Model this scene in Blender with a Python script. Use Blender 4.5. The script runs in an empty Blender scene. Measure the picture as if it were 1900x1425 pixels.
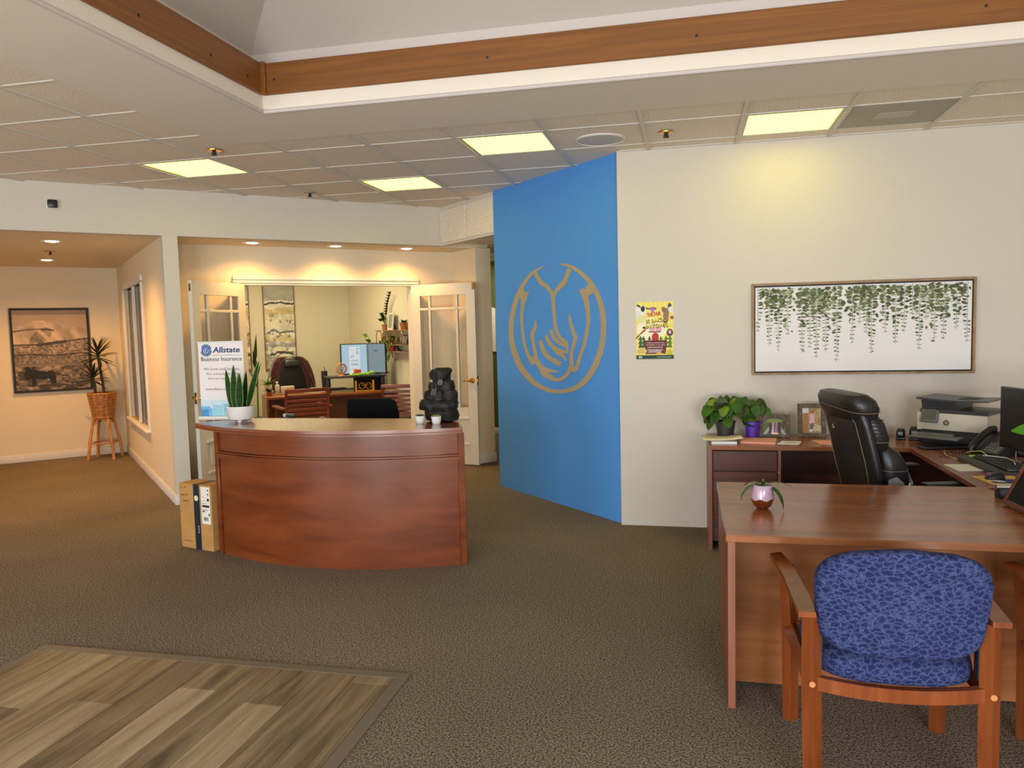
import bpy, bmesh, math, random
import numpy as np
from mathutils import Vector, Matrix
PI = math.pi
D = bpy.data
scene = bpy.context.scene
C = scene.collection
random.seed(7)

# ------------------------------------------------------------------ camera, light, exposure
cam = D.cameras.new('camera'); cam_o = D.objects.new('camera', cam); C.objects.link(cam_o)
PITCH, ROLL, YAW, HCAM = .0756081, -.0244874, -.2246592, 1.6
_f = Vector((math.sin(YAW) * math.cos(PITCH), math.cos(YAW) * math.cos(PITCH), -math.sin(PITCH)))
_r = Vector((math.cos(YAW), -math.sin(YAW), 0)); _u = _r.cross(_f)
_r2 = _r * math.cos(ROLL) + _u * math.sin(ROLL); _u2 = -_r * math.sin(ROLL) + _u * math.cos(ROLL)
_m = Matrix((_r2, _u2, -_f)).transposed().to_4x4(); _m.translation = (0, 0, HCAM)
cam_o.matrix_world = _m
cam.sensor_width = 36; cam.lens = 1442.87 / 1900 * 36; cam.clip_start = .05
scene.camera = cam_o

w = D.worlds.new('world'); scene.world = w; w.use_nodes = True
w.node_tree.nodes['Background'].inputs['Color'].default_value = (.62, .78, 1, 1)
w.node_tree.nodes['Background'].inputs['Strength'].default_value = 1.0
vs = scene.view_settings
vs.view_transform = 'Standard'; vs.look = 'None'; vs.gamma = 1; vs.use_curve_mapping = False
vs.exposure = 0.13
cy = scene.cycles
cy.use_denoising = True; cy.max_bounces = 8; cy.diffuse_bounces = 5; cy.glossy_bounces = 4
cy.transmission_bounces = 6; cy.transparent_max_bounces = 12
cy.sample_clamp_indirect = 6; cy.caustics_reflective = False; cy.caustics_refractive = False

def area(name, loc, size, energy, col, rot=(0, 0, 0), size_y=None, spread=None):
    l = D.lights.new(name, 'AREA'); l.energy = energy; l.color = col
    l.shape = 'RECTANGLE' if size_y else 'SQUARE'; l.size = size
    if size_y: l.size_y = size_y
    if spread: l.spread = spread
    o = D.objects.new(name, l); C.objects.link(o); o.location = loc; o.rotation_euler = rot
    return o
DAY = (.70, .84, 1.0)
WARM = (1, .50, .15)
# daylight through the shop windows behind the camera (openings in wall_front below)
for x, wd, e in ((-5.6, 2.4, 62), (-1.75, 2.6, 74), (1.75, 2.2, 96)):
    area('window_daylight', (x, -2.56, 1.35), wd, e * 1.2, DAY, (PI / 2 - .30, 0, 0), 2.1, 2.5)
    area('ceiling_fill', (x, -2.55, .75), wd, e * 1.15, (1, .84, .64), (PI / 2 + .55, 0, 0), .9)   # added warm fill lamp aimed upward to brighten the ceiling

# ------------------------------------------------------------------ helpers
def lin(c):
    c = np.asarray(c, float) / 255
    return np.where(c <= .04045, c / 12.92, ((c + .055) / 1.055) ** 2.4)
def rgb(r, g, b): return tuple(lin((r, g, b))) + (1.0,)

def uvp(u, v, z=0):
    s = math.sqrt(.5); return Vector(((u - v) * s, (u + v) * s, z))
R45 = PI / 4

class MB:
    def __init__(s): s.bm = bmesh.new()
    def box(s, lo, hi, bev=0, seg=1, M=None):
        lo = Vector(lo); hi = Vector(hi); c = (lo + hi) / 2; d = hi - lo
        mt = Matrix.Translation(c) @ Matrix.Diagonal((d.x, d.y, d.z, 1))
        if M is not None: mt = M @ mt
        g = bmesh.ops.create_cube(s.bm, size=1, matrix=mt)
        if bev:
            es = list({e for v in g['verts'] for e in v.link_edges})
            bmesh.ops.bevel(s.bm, geom=es, offset=bev, segments=seg, profile=.5, affect='EDGES')
        return s
    def obox(s, c, d, rz=0, bev=0, seg=1, M=None):
        m = Matrix.Translation(c) @ Matrix.Rotation(rz, 4, 'Z')
        if M is not None: m = m @ M
        d = Vector(d) / 2
        return s.box(-d, d, bev, seg, m)
    def rings(s, rs, closed=True, cap0=True, cap1=True, loop=False):
        vv = [[s.bm.verts.new(p) for p in r] for r in rs]
        n = len(vv[0]); m = len(vv)
        for i in range(m if loop else m - 1):
            a = vv[i]; b = vv[(i + 1) % m]
            for j in range(n if closed else n - 1):
                k = (j + 1) % n
                try: s.bm.faces.new((a[j], a[k], b[k], b[j]))
                except ValueError: pass
        if not loop and closed:
            if cap0 and n > 2: s.bm.faces.new(vv[0][::-1])
            if cap1 and n > 2: s.bm.faces.new(vv[-1])
        return s
    def tube(s, pts, r, n=8, closed=False, flat=1.0):
        pts = [Vector(p) for p in pts]; m = len(pts)
        rr = r if isinstance(r, (list, tuple)) else [r] * m
        up = None; rs = []
        for i, p in enumerate(pts):
            if closed: t = pts[(i + 1) % m] - pts[i - 1]
            else: t = pts[min(i + 1, m - 1)] - pts[max(i - 1, 0)]
            t.normalize()
            if up is None:
                up = Vector((0, 0, 1)) if abs(t.z) < .9 else Vector((1, 0, 0))
            a = t.cross(up)
            if a.length < 1e-6: a = t.orthogonal()
            a.normalize(); b = a.cross(t); up = b
            rs.append([p + (a * math.cos(2 * PI * k / n) + b * math.sin(2 * PI * k / n) * flat) * rr[i] for k in range(n)])
        return s.rings(rs, loop=closed)
    def cyl(s, p0, p1, r0, r1=None, n=16): return s.tube([p0, p1], [r0, r0 if r1 is None else r1], n)
    def lathe(s, prof, c=(0, 0, 0), n=24, sx=1, sy=1, cap0=True, cap1=True):
        rs = [[Vector((c[0] + r * sx * math.cos(2 * PI * k / n), c[1] + r * sy * math.sin(2 * PI * k / n), c[2] + z)) for k in range(n)] for r, z in prof]
        return s.rings(rs, cap0=cap0, cap1=cap1)
    def prism(s, poly, z0, z1):
        return s.rings([[Vector((x, y, z0)) for x, y in poly], [Vector((x, y, z1)) for x, y in poly]])
    def prism_y(s, poly, y0, y1):
        return s.rings([[Vector((x, y0, z)) for x, z in poly], [Vector((x, y1, z)) for x, z in poly]])
    def prism_x(s, poly, x0, x1):
        return s.rings([[Vector((x0, y, z)) for y, z in poly], [Vector((x1, y, z)) for y, z in poly]])
    def quad(s, *p): s.bm.faces.new([s.bm.verts.new(q) for q in p]); return s
    def ball(s, c, r, u=12, v=8, sc=(1, 1, 1), jit=0, M=None):
        mt = Matrix.Translation(c) @ (M or Matrix.Identity(4)) @ Matrix.Diagonal((r * sc[0], r * sc[1], r * sc[2], 1))
        g = bmesh.ops.create_uvsphere(s.bm, u_segments=u, v_segments=v, radius=1, matrix=mt)
        if jit:
            for q in g['verts']: q.co += Vector((random.uniform(-1, 1), random.uniform(-1, 1), random.uniform(-1, 1))) * jit
        return s
    def leaf(s, base, d, length, width, droop=.4, n=7, fold=.15, shape=1.0, tip=.5, th=.0012, up=None, wave=0):
        d = Vector(d).normalized(); up = Vector(up or (0, 0, 1))
        side = d.cross(up)
        if side.length < 1e-4: side = d.orthogonal()
        side.normalize()
        p = Vector(base); st = length / n; rs = []
        for i in range(n + 1):
            t = i / n
            w_ = width * .5 * (max(0, math.sin(PI * t ** tip)) ** shape) if 0 < t < 1 else width * .04
            nn = side.cross(d)
            wv = wave * math.sin(t * 14)
            rs.append([p - side * w_ + nn * (w_ * fold + wv), p + nn * th * 0, p + side * w_ + nn * (w_ * fold - wv), p - nn * th])
            p = p + d * st
            d = (d + Vector((0, 0, -1)) * droop / n).normalized()
        return s.rings(rs)
    def build(s, name, mat, parent=None, loc=None, rz=0, smooth=True, kind=None, ang=38):
        bmesh.ops.recalc_face_normals(s.bm, faces=s.bm.faces)
        me = D.meshes.new(name); s.bm.to_mesh(me); s.bm.free()
        if isinstance(mat, (list, tuple)):
            for m in mat: me.materials.append(m)
        else: me.materials.append(mat)
        if smooth and len(me.polygons):
            me.polygons.foreach_set('use_smooth', [True] * len(me.polygons))
            me.set_sharp_from_angle(angle=math.radians(ang))
        return link(name, me, parent, loc, rz, kind)
def link(name, me, parent=None, loc=None, rz=0, kind=None):
    o = D.objects.new(name, me); C.objects.link(o)
    if parent is not None: o.parent = parent
    if loc is not None: o.location = loc
    if rz: o.rotation_euler = (0, 0, rz)
    if kind: o['kind'] = kind
    return o
def thing(name, label, cat, loc=(0, 0, 0), rz=0, group=None):
    o = D.objects.new(name, None); C.objects.link(o); o.empty_display_size = .05
    o.location = loc; o.rotation_euler = (0, 0, rz); o['label'] = label; o['category'] = cat
    if group: o['group'] = group
    return o
def tag(o, label, cat, group=None):
    o['label'] = label; o['category'] = cat
    if group: o['group'] = group
    return o
def struct(name, mb, mat, loc=None, rz=0, parent=None, **k):
    return mb.build(name, mat, parent, loc, rz, kind='structure' if parent is None else None, **k)
def copy_tree(o, parent=None):
    c = o.copy(); C.objects.link(c)
    if parent is not None: c.parent = parent
    for ch in list(o.children): copy_tree(ch, c)
    return c
def sel(n, hx, hy, p=4.0, c=(0, 0)):
    out = []
    for k in range(n):
        a = 2 * PI * k / n; ca, sa = math.cos(a), math.sin(a)
        out.append((c[0] + hx * math.copysign(abs(ca) ** (2 / p), ca), c[1] + hy * math.copysign(abs(sa) ** (2 / p), sa)))
    return out

# ---------------------------------------------------------------- materials
def mat(name, col, rough=.5, metal=0, spec=.5, bump=None, var=None, emit=None, alpha=None, sheen=0, coat=0, trans=0):
    m = D.materials.new(name); m.use_nodes = True; nt = m.node_tree; b = nt.nodes['Principled BSDF']
    c = col if len(col) == 4 else tuple(col) + (1,)
    b.inputs['Base Color'].default_value = c; b.inputs['Roughness'].default_value = rough
    b.inputs['Metallic'].default_value = metal; b.inputs['Specular IOR Level'].default_value = spec
    if sheen: b.inputs['Sheen Weight'].default_value = sheen
    if coat: b.inputs['Coat Weight'].default_value = coat; b.inputs['Coat Roughness'].default_value = .15
    if trans: b.inputs['Transmission Weight'].default_value = trans
    if alpha is not None: b.inputs['Alpha'].default_value = alpha
    if emit: b.inputs['Emission Color'].default_value = tuple(emit[0]) + (1,); b.inputs['Emission Strength'].default_value = emit[1]
    tc = None
    if bump or var: tc = nt.nodes.new('ShaderNodeTexCoord')
    if var:   # scale, amount, stretch
        n = nt.nodes.new('ShaderNodeTexNoise'); n.inputs['Scale'].default_value = var[0]; n.inputs['Detail'].default_value = 5
        mp = nt.nodes.new('ShaderNodeMapping'); mp.inputs['Scale'].default_value = var[2] if len(var) > 2 else (1, 1, 1)
        nt.links.new(tc.outputs['Object'], mp.inputs[0]); nt.links.new(mp.outputs[0], n.inputs['Vector'])
        r = nt.nodes.new('ShaderNodeValToRGB')
        r.color_ramp.elements[0].position = .32; r.color_ramp.elements[1].position = .68
        a = var[1]
        r.color_ramp.elements[0].color = tuple(x * (1 - a) for x in c[:3]) + (1,)
        r.color_ramp.elements[1].color = tuple(min(1, x * (1 + a)) for x in c[:3]) + (1,)
        nt.links.new(n.outputs['Fac'], r.inputs[0]); nt.links.new(r.outputs[0], b.inputs['Base Color'])
    if bump:  # scale, strength, stretch
        n = nt.nodes.new('ShaderNodeTexNoise'); n.inputs['Scale'].default_value = bump[0]; n.inputs['Detail'].default_value = 3
        if len(bump) > 2:
            mp = nt.nodes.new('ShaderNodeMapping'); mp.inputs['Scale'].default_value = bump[2]
            nt.links.new(tc.outputs['Object'], mp.inputs[0]); nt.links.new(mp.outputs[0], n.inputs['Vector'])
        else: nt.links.new(tc.outputs['Object'], n.inputs['Vector'])
        bp = nt.nodes.new('ShaderNodeBump'); bp.inputs['Strength'].default_value = bump[1]; bp.inputs['Distance'].default_value = .004
        nt.links.new(n.outputs['Fac'], bp.inputs['Height']); nt.links.new(bp.outputs[0], b.inputs['Normal'])
    return m
def wood(name, dark, mid, light, stretch=(1, 14, 14), scale=1.6, rough=.35, spec=.5, fine=.35, rand=0, coat=0):
    """grain runs along the axis whose stretch is smallest"""
    m = D.materials.new(name); m.use_nodes = True; nt = m.node_tree; b = nt.nodes['Principled BSDF']; L = nt.links
    b.inputs['Roughness'].default_value = rough; b.inputs['Specular IOR Level'].default_value = spec
    if coat: b.inputs['Coat Weight'].default_value = coat; b.inputs['Coat Roughness'].default_value = .24
    tc = nt.nodes.new('ShaderNodeTexCoord'); mp = nt.nodes.new('ShaderNodeMapping'); mp.inputs['Scale'].default_value = stretch
    L.new(tc.outputs['Object'], mp.inputs[0])
    n = nt.nodes.new('ShaderNodeTexNoise'); n.inputs['Scale'].default_value = scale; n.inputs['Detail'].default_value = 6; n.inputs['Distortion'].default_value = .6
    L.new(mp.outputs[0], n.inputs['Vector'])
    r = nt.nodes.new('ShaderNodeValToRGB'); e = r.color_ramp.elements
    e[0].position = .3; e[0].color = dark; e[1].position = .72; e[1].color = light
    k = e.new(.5); k.color = mid
    L.new(n.outputs['Fac'], r.inputs[0])
    mp2 = nt.nodes.new('ShaderNodeMapping'); mp2.inputs['Scale'].default_value = tuple(x * (1 if x <= 1.01 else 6) for x in stretch)
    L.new(tc.outputs['Object'], mp2.inputs[0])
    n2 = nt.nodes.new('ShaderNodeTexNoise'); n2.inputs['Scale'].default_value = scale * 2; n2.inputs['Detail'].default_value = 3
    L.new(mp2.outputs[0], n2.inputs['Vector'])
    mr = nt.nodes.new('ShaderNodeMapRange'); mr.inputs[3].default_value = 1 - fine; mr.inputs[4].default_value = 1 + fine
    mr.inputs[1].default_value = .3; mr.inputs[2].default_value = .7
    L.new(n2.outputs['Fac'], mr.inputs[0])
    mx = nt.nodes.new('ShaderNodeVectorMath'); mx.operation = 'MULTIPLY'
    L.new(r.outputs[0], mx.inputs[0]); L.new(mr.outputs[0], mx.inputs[1])
    out = mx.outputs[0]
    if rand:
        oi = nt.nodes.new('ShaderNodeObjectInfo'); m3 = nt.nodes.new('ShaderNodeMapRange'); m3.inputs[3].default_value = 1 - rand; m3.inputs[4].default_value = 1 + rand
        L.new(oi.outputs['Random'], m3.inputs[0]); m4 = nt.nodes.new('ShaderNodeVectorMath'); m4.operation = 'MULTIPLY'
        L.new(out, m4.inputs[0]); L.new(m3.outputs[0], m4.inputs[1]); out = m4.outputs[0]
        ad = nt.nodes.new('ShaderNodeVectorMath'); ad.operation = 'ADD'; ml = nt.nodes.new('ShaderNodeMath'); ml.operation = 'MULTIPLY'; ml.inputs[1].default_value = 37
        L.new(oi.outputs['Random'], ml.inputs[0]); L.new(tc.outputs['Object'], ad.inputs[0]); L.new(ml.outputs[0], ad.inputs[1])
        L.new(ad.outputs[0], mp.inputs[0]); L.new(ad.outputs[0], mp2.inputs[0])
    L.new(out, b.inputs['Base Color'])
    return m
def fleck(name, c0, c1, scale=260, bump=.5, rough=.95, dist=.004, big=None):
    m = D.materials.new(name); m.use_nodes = True; nt = m.node_tree; b = nt.nodes['Principled BSDF']; L = nt.links
    b.inputs['Roughness'].default_value = rough; b.inputs['Specular IOR Level'].default_value = .15
    tc = nt.nodes.new('ShaderNodeTexCoord')
    n = nt.nodes.new('ShaderNodeTexNoise'); n.inputs['Scale'].default_value = scale; n.inputs['Detail'].default_value = 2; n.inputs['Roughness'].default_value = .7
    L.new(tc.outputs['Object'], n.inputs['Vector'])
    r = nt.nodes.new('ShaderNodeValToRGB'); r.color_ramp.elements[0].position = .36; r.color_ramp.elements[1].position = .66
    r.color_ramp.elements[0].color = c0; r.color_ramp.elements[1].color = c1
    L.new(n.outputs['Fac'], r.inputs[0]); out = r.outputs[0]
    if big:
        n2 = nt.nodes.new('ShaderNodeTexNoise'); n2.inputs['Scale'].default_value = big[0]; L.new(tc.outputs['Object'], n2.inputs['Vector'])
        mr = nt.nodes.new('ShaderNodeMapRange'); mr.inputs[3].default_value = 1 - big[1]; mr.inputs[4].default_value = 1 + big[1]
        mr.inputs[1].default_value = .35; mr.inputs[2].default_value = .65
        L.new(n2.outputs['Fac'], mr.inputs[0]); mx = nt.nodes.new('ShaderNodeVectorMath'); mx.operation = 'MULTIPLY'
        L.new(out, mx.inputs[0]); L.new(mr.outputs[0], mx.inputs[1]); out = mx.outputs[0]
    L.new(out, b.inputs['Base Color'])
    bp = nt.nodes.new('ShaderNodeBump'); bp.inputs['Strength'].default_value = bump; bp.inputs['Distance'].default_value = dist
    L.new(n.outputs['Fac'], bp.inputs['Height']); L.new(bp.outputs[0], b.inputs['Normal'])
    return m
def emis(name, col, k):
    m = D.materials.new(name); m.use_nodes = True; nt = m.node_tree
    nt.nodes.remove(nt.nodes['Principled BSDF']); e = nt.nodes.new('ShaderNodeEmission')
    e.inputs[0].default_value = tuple(col) + (1,); e.inputs[1].default_value = k
    nt.links.new(e.outputs[0], nt.nodes['Material Output'].inputs[0])
    return m
def glass(name, tint=(1, 1, 1), gloss=.12):
    m = D.materials.new(name); m.use_nodes = True; nt = m.node_tree
    nt.nodes.remove(nt.nodes['Principled BSDF'])
    t = nt.nodes.new('ShaderNodeBsdfTransparent'); t.inputs[0].default_value = tuple(tint) + (1,)
    g = nt.nodes.new('ShaderNodeBsdfGlossy'); g.inputs['Roughness'].default_value = .03
    f = nt.nodes.new('ShaderNodeLayerWeight'); f.inputs[0].default_value = gloss
    x = nt.nodes.new('ShaderNodeMixShader')
    nt.links.new(f.outputs['Fresnel'], x.inputs[0]); nt.links.new(t.outputs[0], x.inputs[1]); nt.links.new(g.outputs[0], x.inputs[2])
    nt.links.new(x.outputs[0], nt.nodes['Material Output'].inputs[0])
    return m
def painted(name, rough=.6, emit=0):
    m = D.materials.new(name); m.use_nodes = True; nt = m.node_tree; b = nt.nodes['Principled BSDF']
    a = nt.nodes.new('ShaderNodeAttribute'); a.attribute_name = 'paint'
    b.inputs['Roughness'].default_value = rough
    if emit:
        nt.links.new(a.outputs['Color'], b.inputs['Emission Color']); b.inputs['Emission Strength'].default_value = emit
        b.inputs['Base Color'].default_value = (.02, .02, .02, 1)
    else: nt.links.new(a.outputs['Color'], b.inputs['Base Color'])
    return m

M = {}
M['wall'] = mat('wall_paint_cream', (.66, .605, .52), .85, spec=.2, bump=(60, .25))
M['wall_hall'] = mat('wall_paint_hall', (.76, .66, .48), .85, spec=.2, bump=(60, .2))
M['wall_office'] = mat('wall_paint_office', (.70, .64, .49), .85, spec=.2)
M['blue'] = mat('wall_paint_blue', rgb(84, 150, 224), .75, spec=.25, bump=(60, .35))
M['green'] = mat('wall_paint_green', rgb(92, 96, 50), .8, spec=.2)
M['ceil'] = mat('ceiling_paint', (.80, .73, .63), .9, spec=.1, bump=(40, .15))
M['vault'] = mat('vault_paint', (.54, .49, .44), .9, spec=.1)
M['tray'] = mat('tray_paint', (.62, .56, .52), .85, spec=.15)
M['tile'] = fleck('acoustic_tile', (.70, .61, .50, 1), (.92, .84, .72, 1), 90, .2)
M['grid'] = mat('grid_metal', (.66, .62, .54), .5)
M['trim'] = mat('white_trim', (.74, .70, .62), .5, spec=.4)
M['door'] = mat('door_paint', (.68, .65, .56), .45, spec=.4)
M['carpet'] = fleck('carpet', (.034, .027, .019, 1), (.38, .305, .225, 1), 120, .8, dist=.01, big=(.7, .10))
M['oak'] = wood('tray_oak', rgb(116, 72, 30), rgb(128, 80, 34), rgb(140, 90, 40), (.6, .6, 18), 2.0, .45, fine=.08)
M['cherry'] = wood('counter_cherry', rgb(98, 44, 18), rgb(116, 56, 24), rgb(132, 68, 32), (1.0, 1.0, 5), 1.5, .30, fine=.07)
M['cherry_top'] = wood('counter_top_cherry', rgb(110, 50, 28), rgb(128, 62, 36), rgb(142, 74, 44), (1, 9, 9), 1.7, .24, spec=.8, fine=.06, coat=.7)
M['desk'] = wood('desk_wood', rgb(126, 74, 42), rgb(148, 92, 54), rgb(166, 108, 68), (.6, 8, 8), 1.2, .22, spec=.6, fine=.035)
M['desk_y'] = wood('desk_wood_cross', rgb(112, 58, 34), rgb(134, 74, 46), rgb(152, 90, 58), (9, .6, 9), 1.3, .24, spec=.6, fine=.07)
M['desk_v'] = wood('desk_wood_upright', rgb(108, 62, 40), rgb(130, 78, 54), rgb(148, 94, 68), (9, 9, .6), 1.3, .4, fine=.1)
M['desk_dark'] = wood('desk_wood_dark', rgb(64, 28, 18), rgb(86, 42, 28), rgb(104, 54, 36), (.8, 12, 12), 1.6, .4, fine=.14)
M['office_desk'] = wood('office_desk_wood', rgb(116, 62, 24), rgb(150, 86, 38), rgb(172, 104, 52), (.8, 12, 12), 1.6, .3, fine=.12)
M['chair_wood'] = wood('chair_wood', rgb(104, 48, 18), rgb(124, 62, 26), rgb(138, 74, 34), (9, 9, .8), 2, .28, fine=.08)
M['slat_wood'] = wood('slat_chair_wood', rgb(86, 34, 14), rgb(112, 50, 22), rgb(132, 64, 30), (1, 9, 9), 2, .35, fine=.12)
M['plank'] = wood('vinyl_plank', rgb(82, 70, 52), rgb(118, 102, 78), rgb(148, 130, 102), (9, .7, 9), 2.2, .5, spec=.3, fine=.2)
M['plank_l'] = wood('vinyl_plank_light', rgb(128, 112, 86), rgb(158, 141, 112), rgb(178, 160, 130), (9, .7, 9), 2.2, .5, spec=.3, fine=.16)
M['plank_m'] = wood('vinyl_plank_mid', rgb(100, 86, 62), rgb(136, 118, 90), rgb(160, 142, 110), (9, .7, 9), 2.2, .5, spec=.3, fine=.18)
M['strip'] = mat('edge_strip', rgb(110, 100, 86), .5)
M['frame_grey'] = wood('weathered_frame', rgb(66, 54, 42), rgb(100, 86, 70), rgb(126, 110, 92), (3, 3, 3), 9, .7, fine=.3)
M['frame_tan'] = wood('tan_frame', rgb(124, 94, 60), rgb(148, 116, 78), rgb(160, 128, 90), (2, 2, 2), 6, .5, fine=.15)
M['rattan'] = wood('rattan', rgb(150, 92, 40), rgb(190, 128, 64), rgb(210, 150, 84), (6, 6, 2), 4, .45, fine=.2)
M['black'] = mat('black_plastic', (.012, .012, .013), .35)
M['black_matte'] = mat('black_matte', (.010, .010, .010), .8, spec=.2)
M['leather'] = mat('black_leather', (.012, .011, .011), .38, spec=.5, bump=(140, .25))
M['stitch'] = mat('stitching', rgb(120, 105, 85), .8)
M['grey'] = mat('grey_plastic', (.16, .16, .15), .5)
M['dark'] = mat('dark_grey_plastic', (.035, .035, .037), .4)
M['scan'] = mat('scanner_grey', (.055, .056, .06), .35)
M['white'] = mat('white_plastic', (.78, .76, .72), .35)
M['cream'] = mat('cream_plastic', (.66, .60, .50), .4)
M['chrome'] = mat('chrome', (.75, .75, .76), .2, metal=1)
M['silver'] = mat('silver_paint', (.42, .40, .42), .3, metal=.5)
M['brass'] = mat('brass', rgb(214, 160, 70), .22, metal=1)
M['ceramic'] = mat('white_ceramic', (.76, .74, .71), .15, coat=.5)
M['cardboard'] = mat('cardboard', rgb(186, 140, 84), .85, spec=.15, var=(5, .07, (1, 1, 4)))
M['card_in'] = mat('cardboard_dark', rgb(120, 84, 46), .9)
M['tape'] = mat('dark_tape', (.012, .022, .034), .35)
M['paper'] = mat('paper_white', (.80, .77, .70), .8)
M['paper_y'] = mat('paper_cream', (.72, .66, .46), .8)
M['paper_p'] = mat('paper_pink', rgb(238, 168, 140), .8)
M['ink'] = mat('ink_black', (.02, .02, .02), .7)
M['ink_g'] = mat('ink_grey', (.22, .22, .22), .7)
M['ink_navy'] = mat('ink_navy', rgb(34, 64, 104), .6)
M['ink_white'] = mat('ink_white', (.8, .8, .8), .7)
M['ink_red'] = mat('ink_red', rgb(196, 50, 52), .7)
M['ink_yellow'] = mat('ink_yellow', rgb(240, 214, 60), .7)
M['gold'] = mat('gold_paint', rgb(176, 158, 126), .5, var=(80, .06))
M['soil'] = mat('soil', (.025, .017, .011), .95)
M['leaf'] = mat('leaf_green', rgb(46, 84, 22), .4, var=(14, .35))
M['leaf_l'] = mat('leaf_light', rgb(108, 132, 34), .45, var=(16, .3))
M['leaf_d'] = mat('leaf_dark', rgb(28, 46, 16), .45, var=(14, .35))
M['leaf_br'] = mat('leaf_brownish', rgb(44, 34, 20), .55, var=(10, .4))
M['stem'] = mat('plant_stem', rgb(74, 52, 34), .7)
M['stem_g'] = mat('green_stem', rgb(92, 112, 44), .6)
M['snake_edge'] = mat('snake_leaf_edge', rgb(150, 156, 70), .45)
M['snake'] = mat('snake_leaf', rgb(24, 60, 14), .6, spec=.2, var=(5, .45, (1, 1, 14)))
M['stone'] = mat('fountain_stone', (.013, .012, .011), .6, spec=.3, bump=(24, 1.0), var=(22, .9))
M['water'] = mat('water', (.8, .85, .9), .05, trans=.9)
M['purple'] = mat('purple_pot', rgb(88, 40, 160), .45)
M['potblack'] = mat('black_pot', (.035, .033, .033), .45, bump=(50, .3))
M['lilac'] = mat('lilac_glaze', rgb(186, 158, 172), .2, coat=.4)
M['copper'] = mat('copper_glaze', rgb(196, 120, 60), .18, metal=.9)
M['blind'] = mat('vertical_blind', (.76, .71, .60), .7)
M['glass'] = glass('clear_glass')
M['screen'] = mat('dark_screen', (.012, .014, .015), .22)
M['lcd'] = mat('lcd', rgb(92, 96, 80), .3)
M['maroon'] = mat('maroon_cloth', rgb(62, 22, 26), .95, spec=.1, sheen=.4)
M['mesh_black'] = mat('black_mesh', (.008, .008, .008), .85, spec=.1)
M['print'] = painted('flat_print', .65)
M['screen_on'] = painted('lit_screen', .3, .75)
M['terracotta'] = mat('terracotta', rgb(160, 96, 50), .8)
M['green_dark'] = mat('bottle_green', rgb(30, 62, 38), .4)
M['lime'] = mat('lime_plastic', rgb(150, 210, 60), .5)
M['coral'] = mat('coral_paper', rgb(240, 100, 90), .7)
M['red'] = mat('red_glaze', rgb(170, 40, 26), .35)
M['gold_frame'] = mat('gold_acrylic', rgb(214, 164, 70), .3, metal=.4)
M['vent'] = mat('vent_grey', rgb(168, 162, 146), .6, bump=(200, .3))
M['speaker'] = mat('speaker_grey', rgb(196, 192, 186), .6, bump=(300, .3))
M['dark_red_wood'] = wood('dark_red_wood', rgb(70, 24, 12), rgb(96, 38, 18), rgb(120, 54, 28), (6, 6, 1), 2, .35, fine=.15)
PANEL = (1, .90, .135)
M['panel'] = emis('light_diffuser', PANEL, 4.2)
M['lamp'] = emis('downlight_lens', (1, .80, .46), 16)
M['pink'] = mat('pink_plastic', rgb(176, 62, 150), .35)
M['yellow'] = mat('yellow_print', rgb(214, 178, 90), .6)
M['bluep'] = mat('blue_print', rgb(46, 56, 116), .5)
M['strap'] = mat('yellow_strap', rgb(206, 196, 90), .6)
M['keys'] = mat('key_caps', (.03, .03, .032), .5)
M['mat_grey'] = mat('grey_mat', (.07, .062, .055), .7)

def blue_fabric():
    m = D.materials.new('blue_zigzag_fabric'); m.use_nodes = True; nt = m.node_tree; b = nt.nodes['Principled BSDF']; L = nt.links
    b.inputs['Roughness'].default_value = .9; b.inputs['Specular IOR Level'].default_value = .15
    tc = nt.nodes.new('ShaderNodeTexCoord'); mp = nt.nodes.new('ShaderNodeMapping'); mp.inputs['Rotation'].default_value = (0, .6, 0); mp.inputs['Scale'].default_value = (1.0, .6, 1.7)
    L.new(tc.outputs['Object'], mp.inputs[0])
    wv = nt.nodes.new('ShaderNodeTexVoronoi'); wv.feature = 'DISTANCE_TO_EDGE'; wv.inputs['Scale'].default_value = 37; wv.inputs['Randomness'].default_value = .75
    dn = nt.nodes.new('ShaderNodeTexNoise'); dn.inputs['Scale'].default_value = 60; L.new(tc.outputs['Object'], dn.inputs['Vector'])
    sc_ = nt.nodes.new('ShaderNodeVectorMath'); sc_.operation = 'SCALE'; sc_.inputs['Scale'].default_value = .03; L.new(dn.outputs['Color'], sc_.inputs[0])
    ad_ = nt.nodes.new('ShaderNodeVectorMath'); ad_.operation = 'ADD'; L.new(mp.outputs[0], ad_.inputs[0]); L.new(sc_.outputs[0], ad_.inputs[1])
    L.new(ad_.outputs[0], wv.inputs['Vector'])
    r = nt.nodes.new('ShaderNodeValToRGB'); e = r.color_ramp.elements
    e[0].position = 0; e[0].color = rgb(70, 79, 118); e[1].position = .26; e[1].color = rgb(32, 38, 74); k = e.new(.11); k.color = rgb(44, 52, 92)
    L.new(wv.outputs['Distance'], r.inputs[0])
    n = nt.nodes.new('ShaderNodeTexNoise'); n.inputs['Scale'].default_value = 240; L.new(tc.outputs['Object'], n.inputs['Vector'])
    mr = nt.nodes.new('ShaderNodeMapRange'); mr.inputs[1].default_value = .3; mr.inputs[2].default_value = .7; mr.inputs[3].default_value = .65; mr.inputs[4].default_value = 1.35
    L.new(n.outputs['Fac'], mr.inputs[0]); mx = nt.nodes.new('ShaderNodeVectorMath'); mx.operation = 'MULTIPLY'
    L.new(r.outputs[0], mx.inputs[0]); L.new(mr.outputs[0], mx.inputs[1]); L.new(mx.outputs[0], b.inputs['Base Color'])
    return m
M['fabric'] = blue_fabric()

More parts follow.
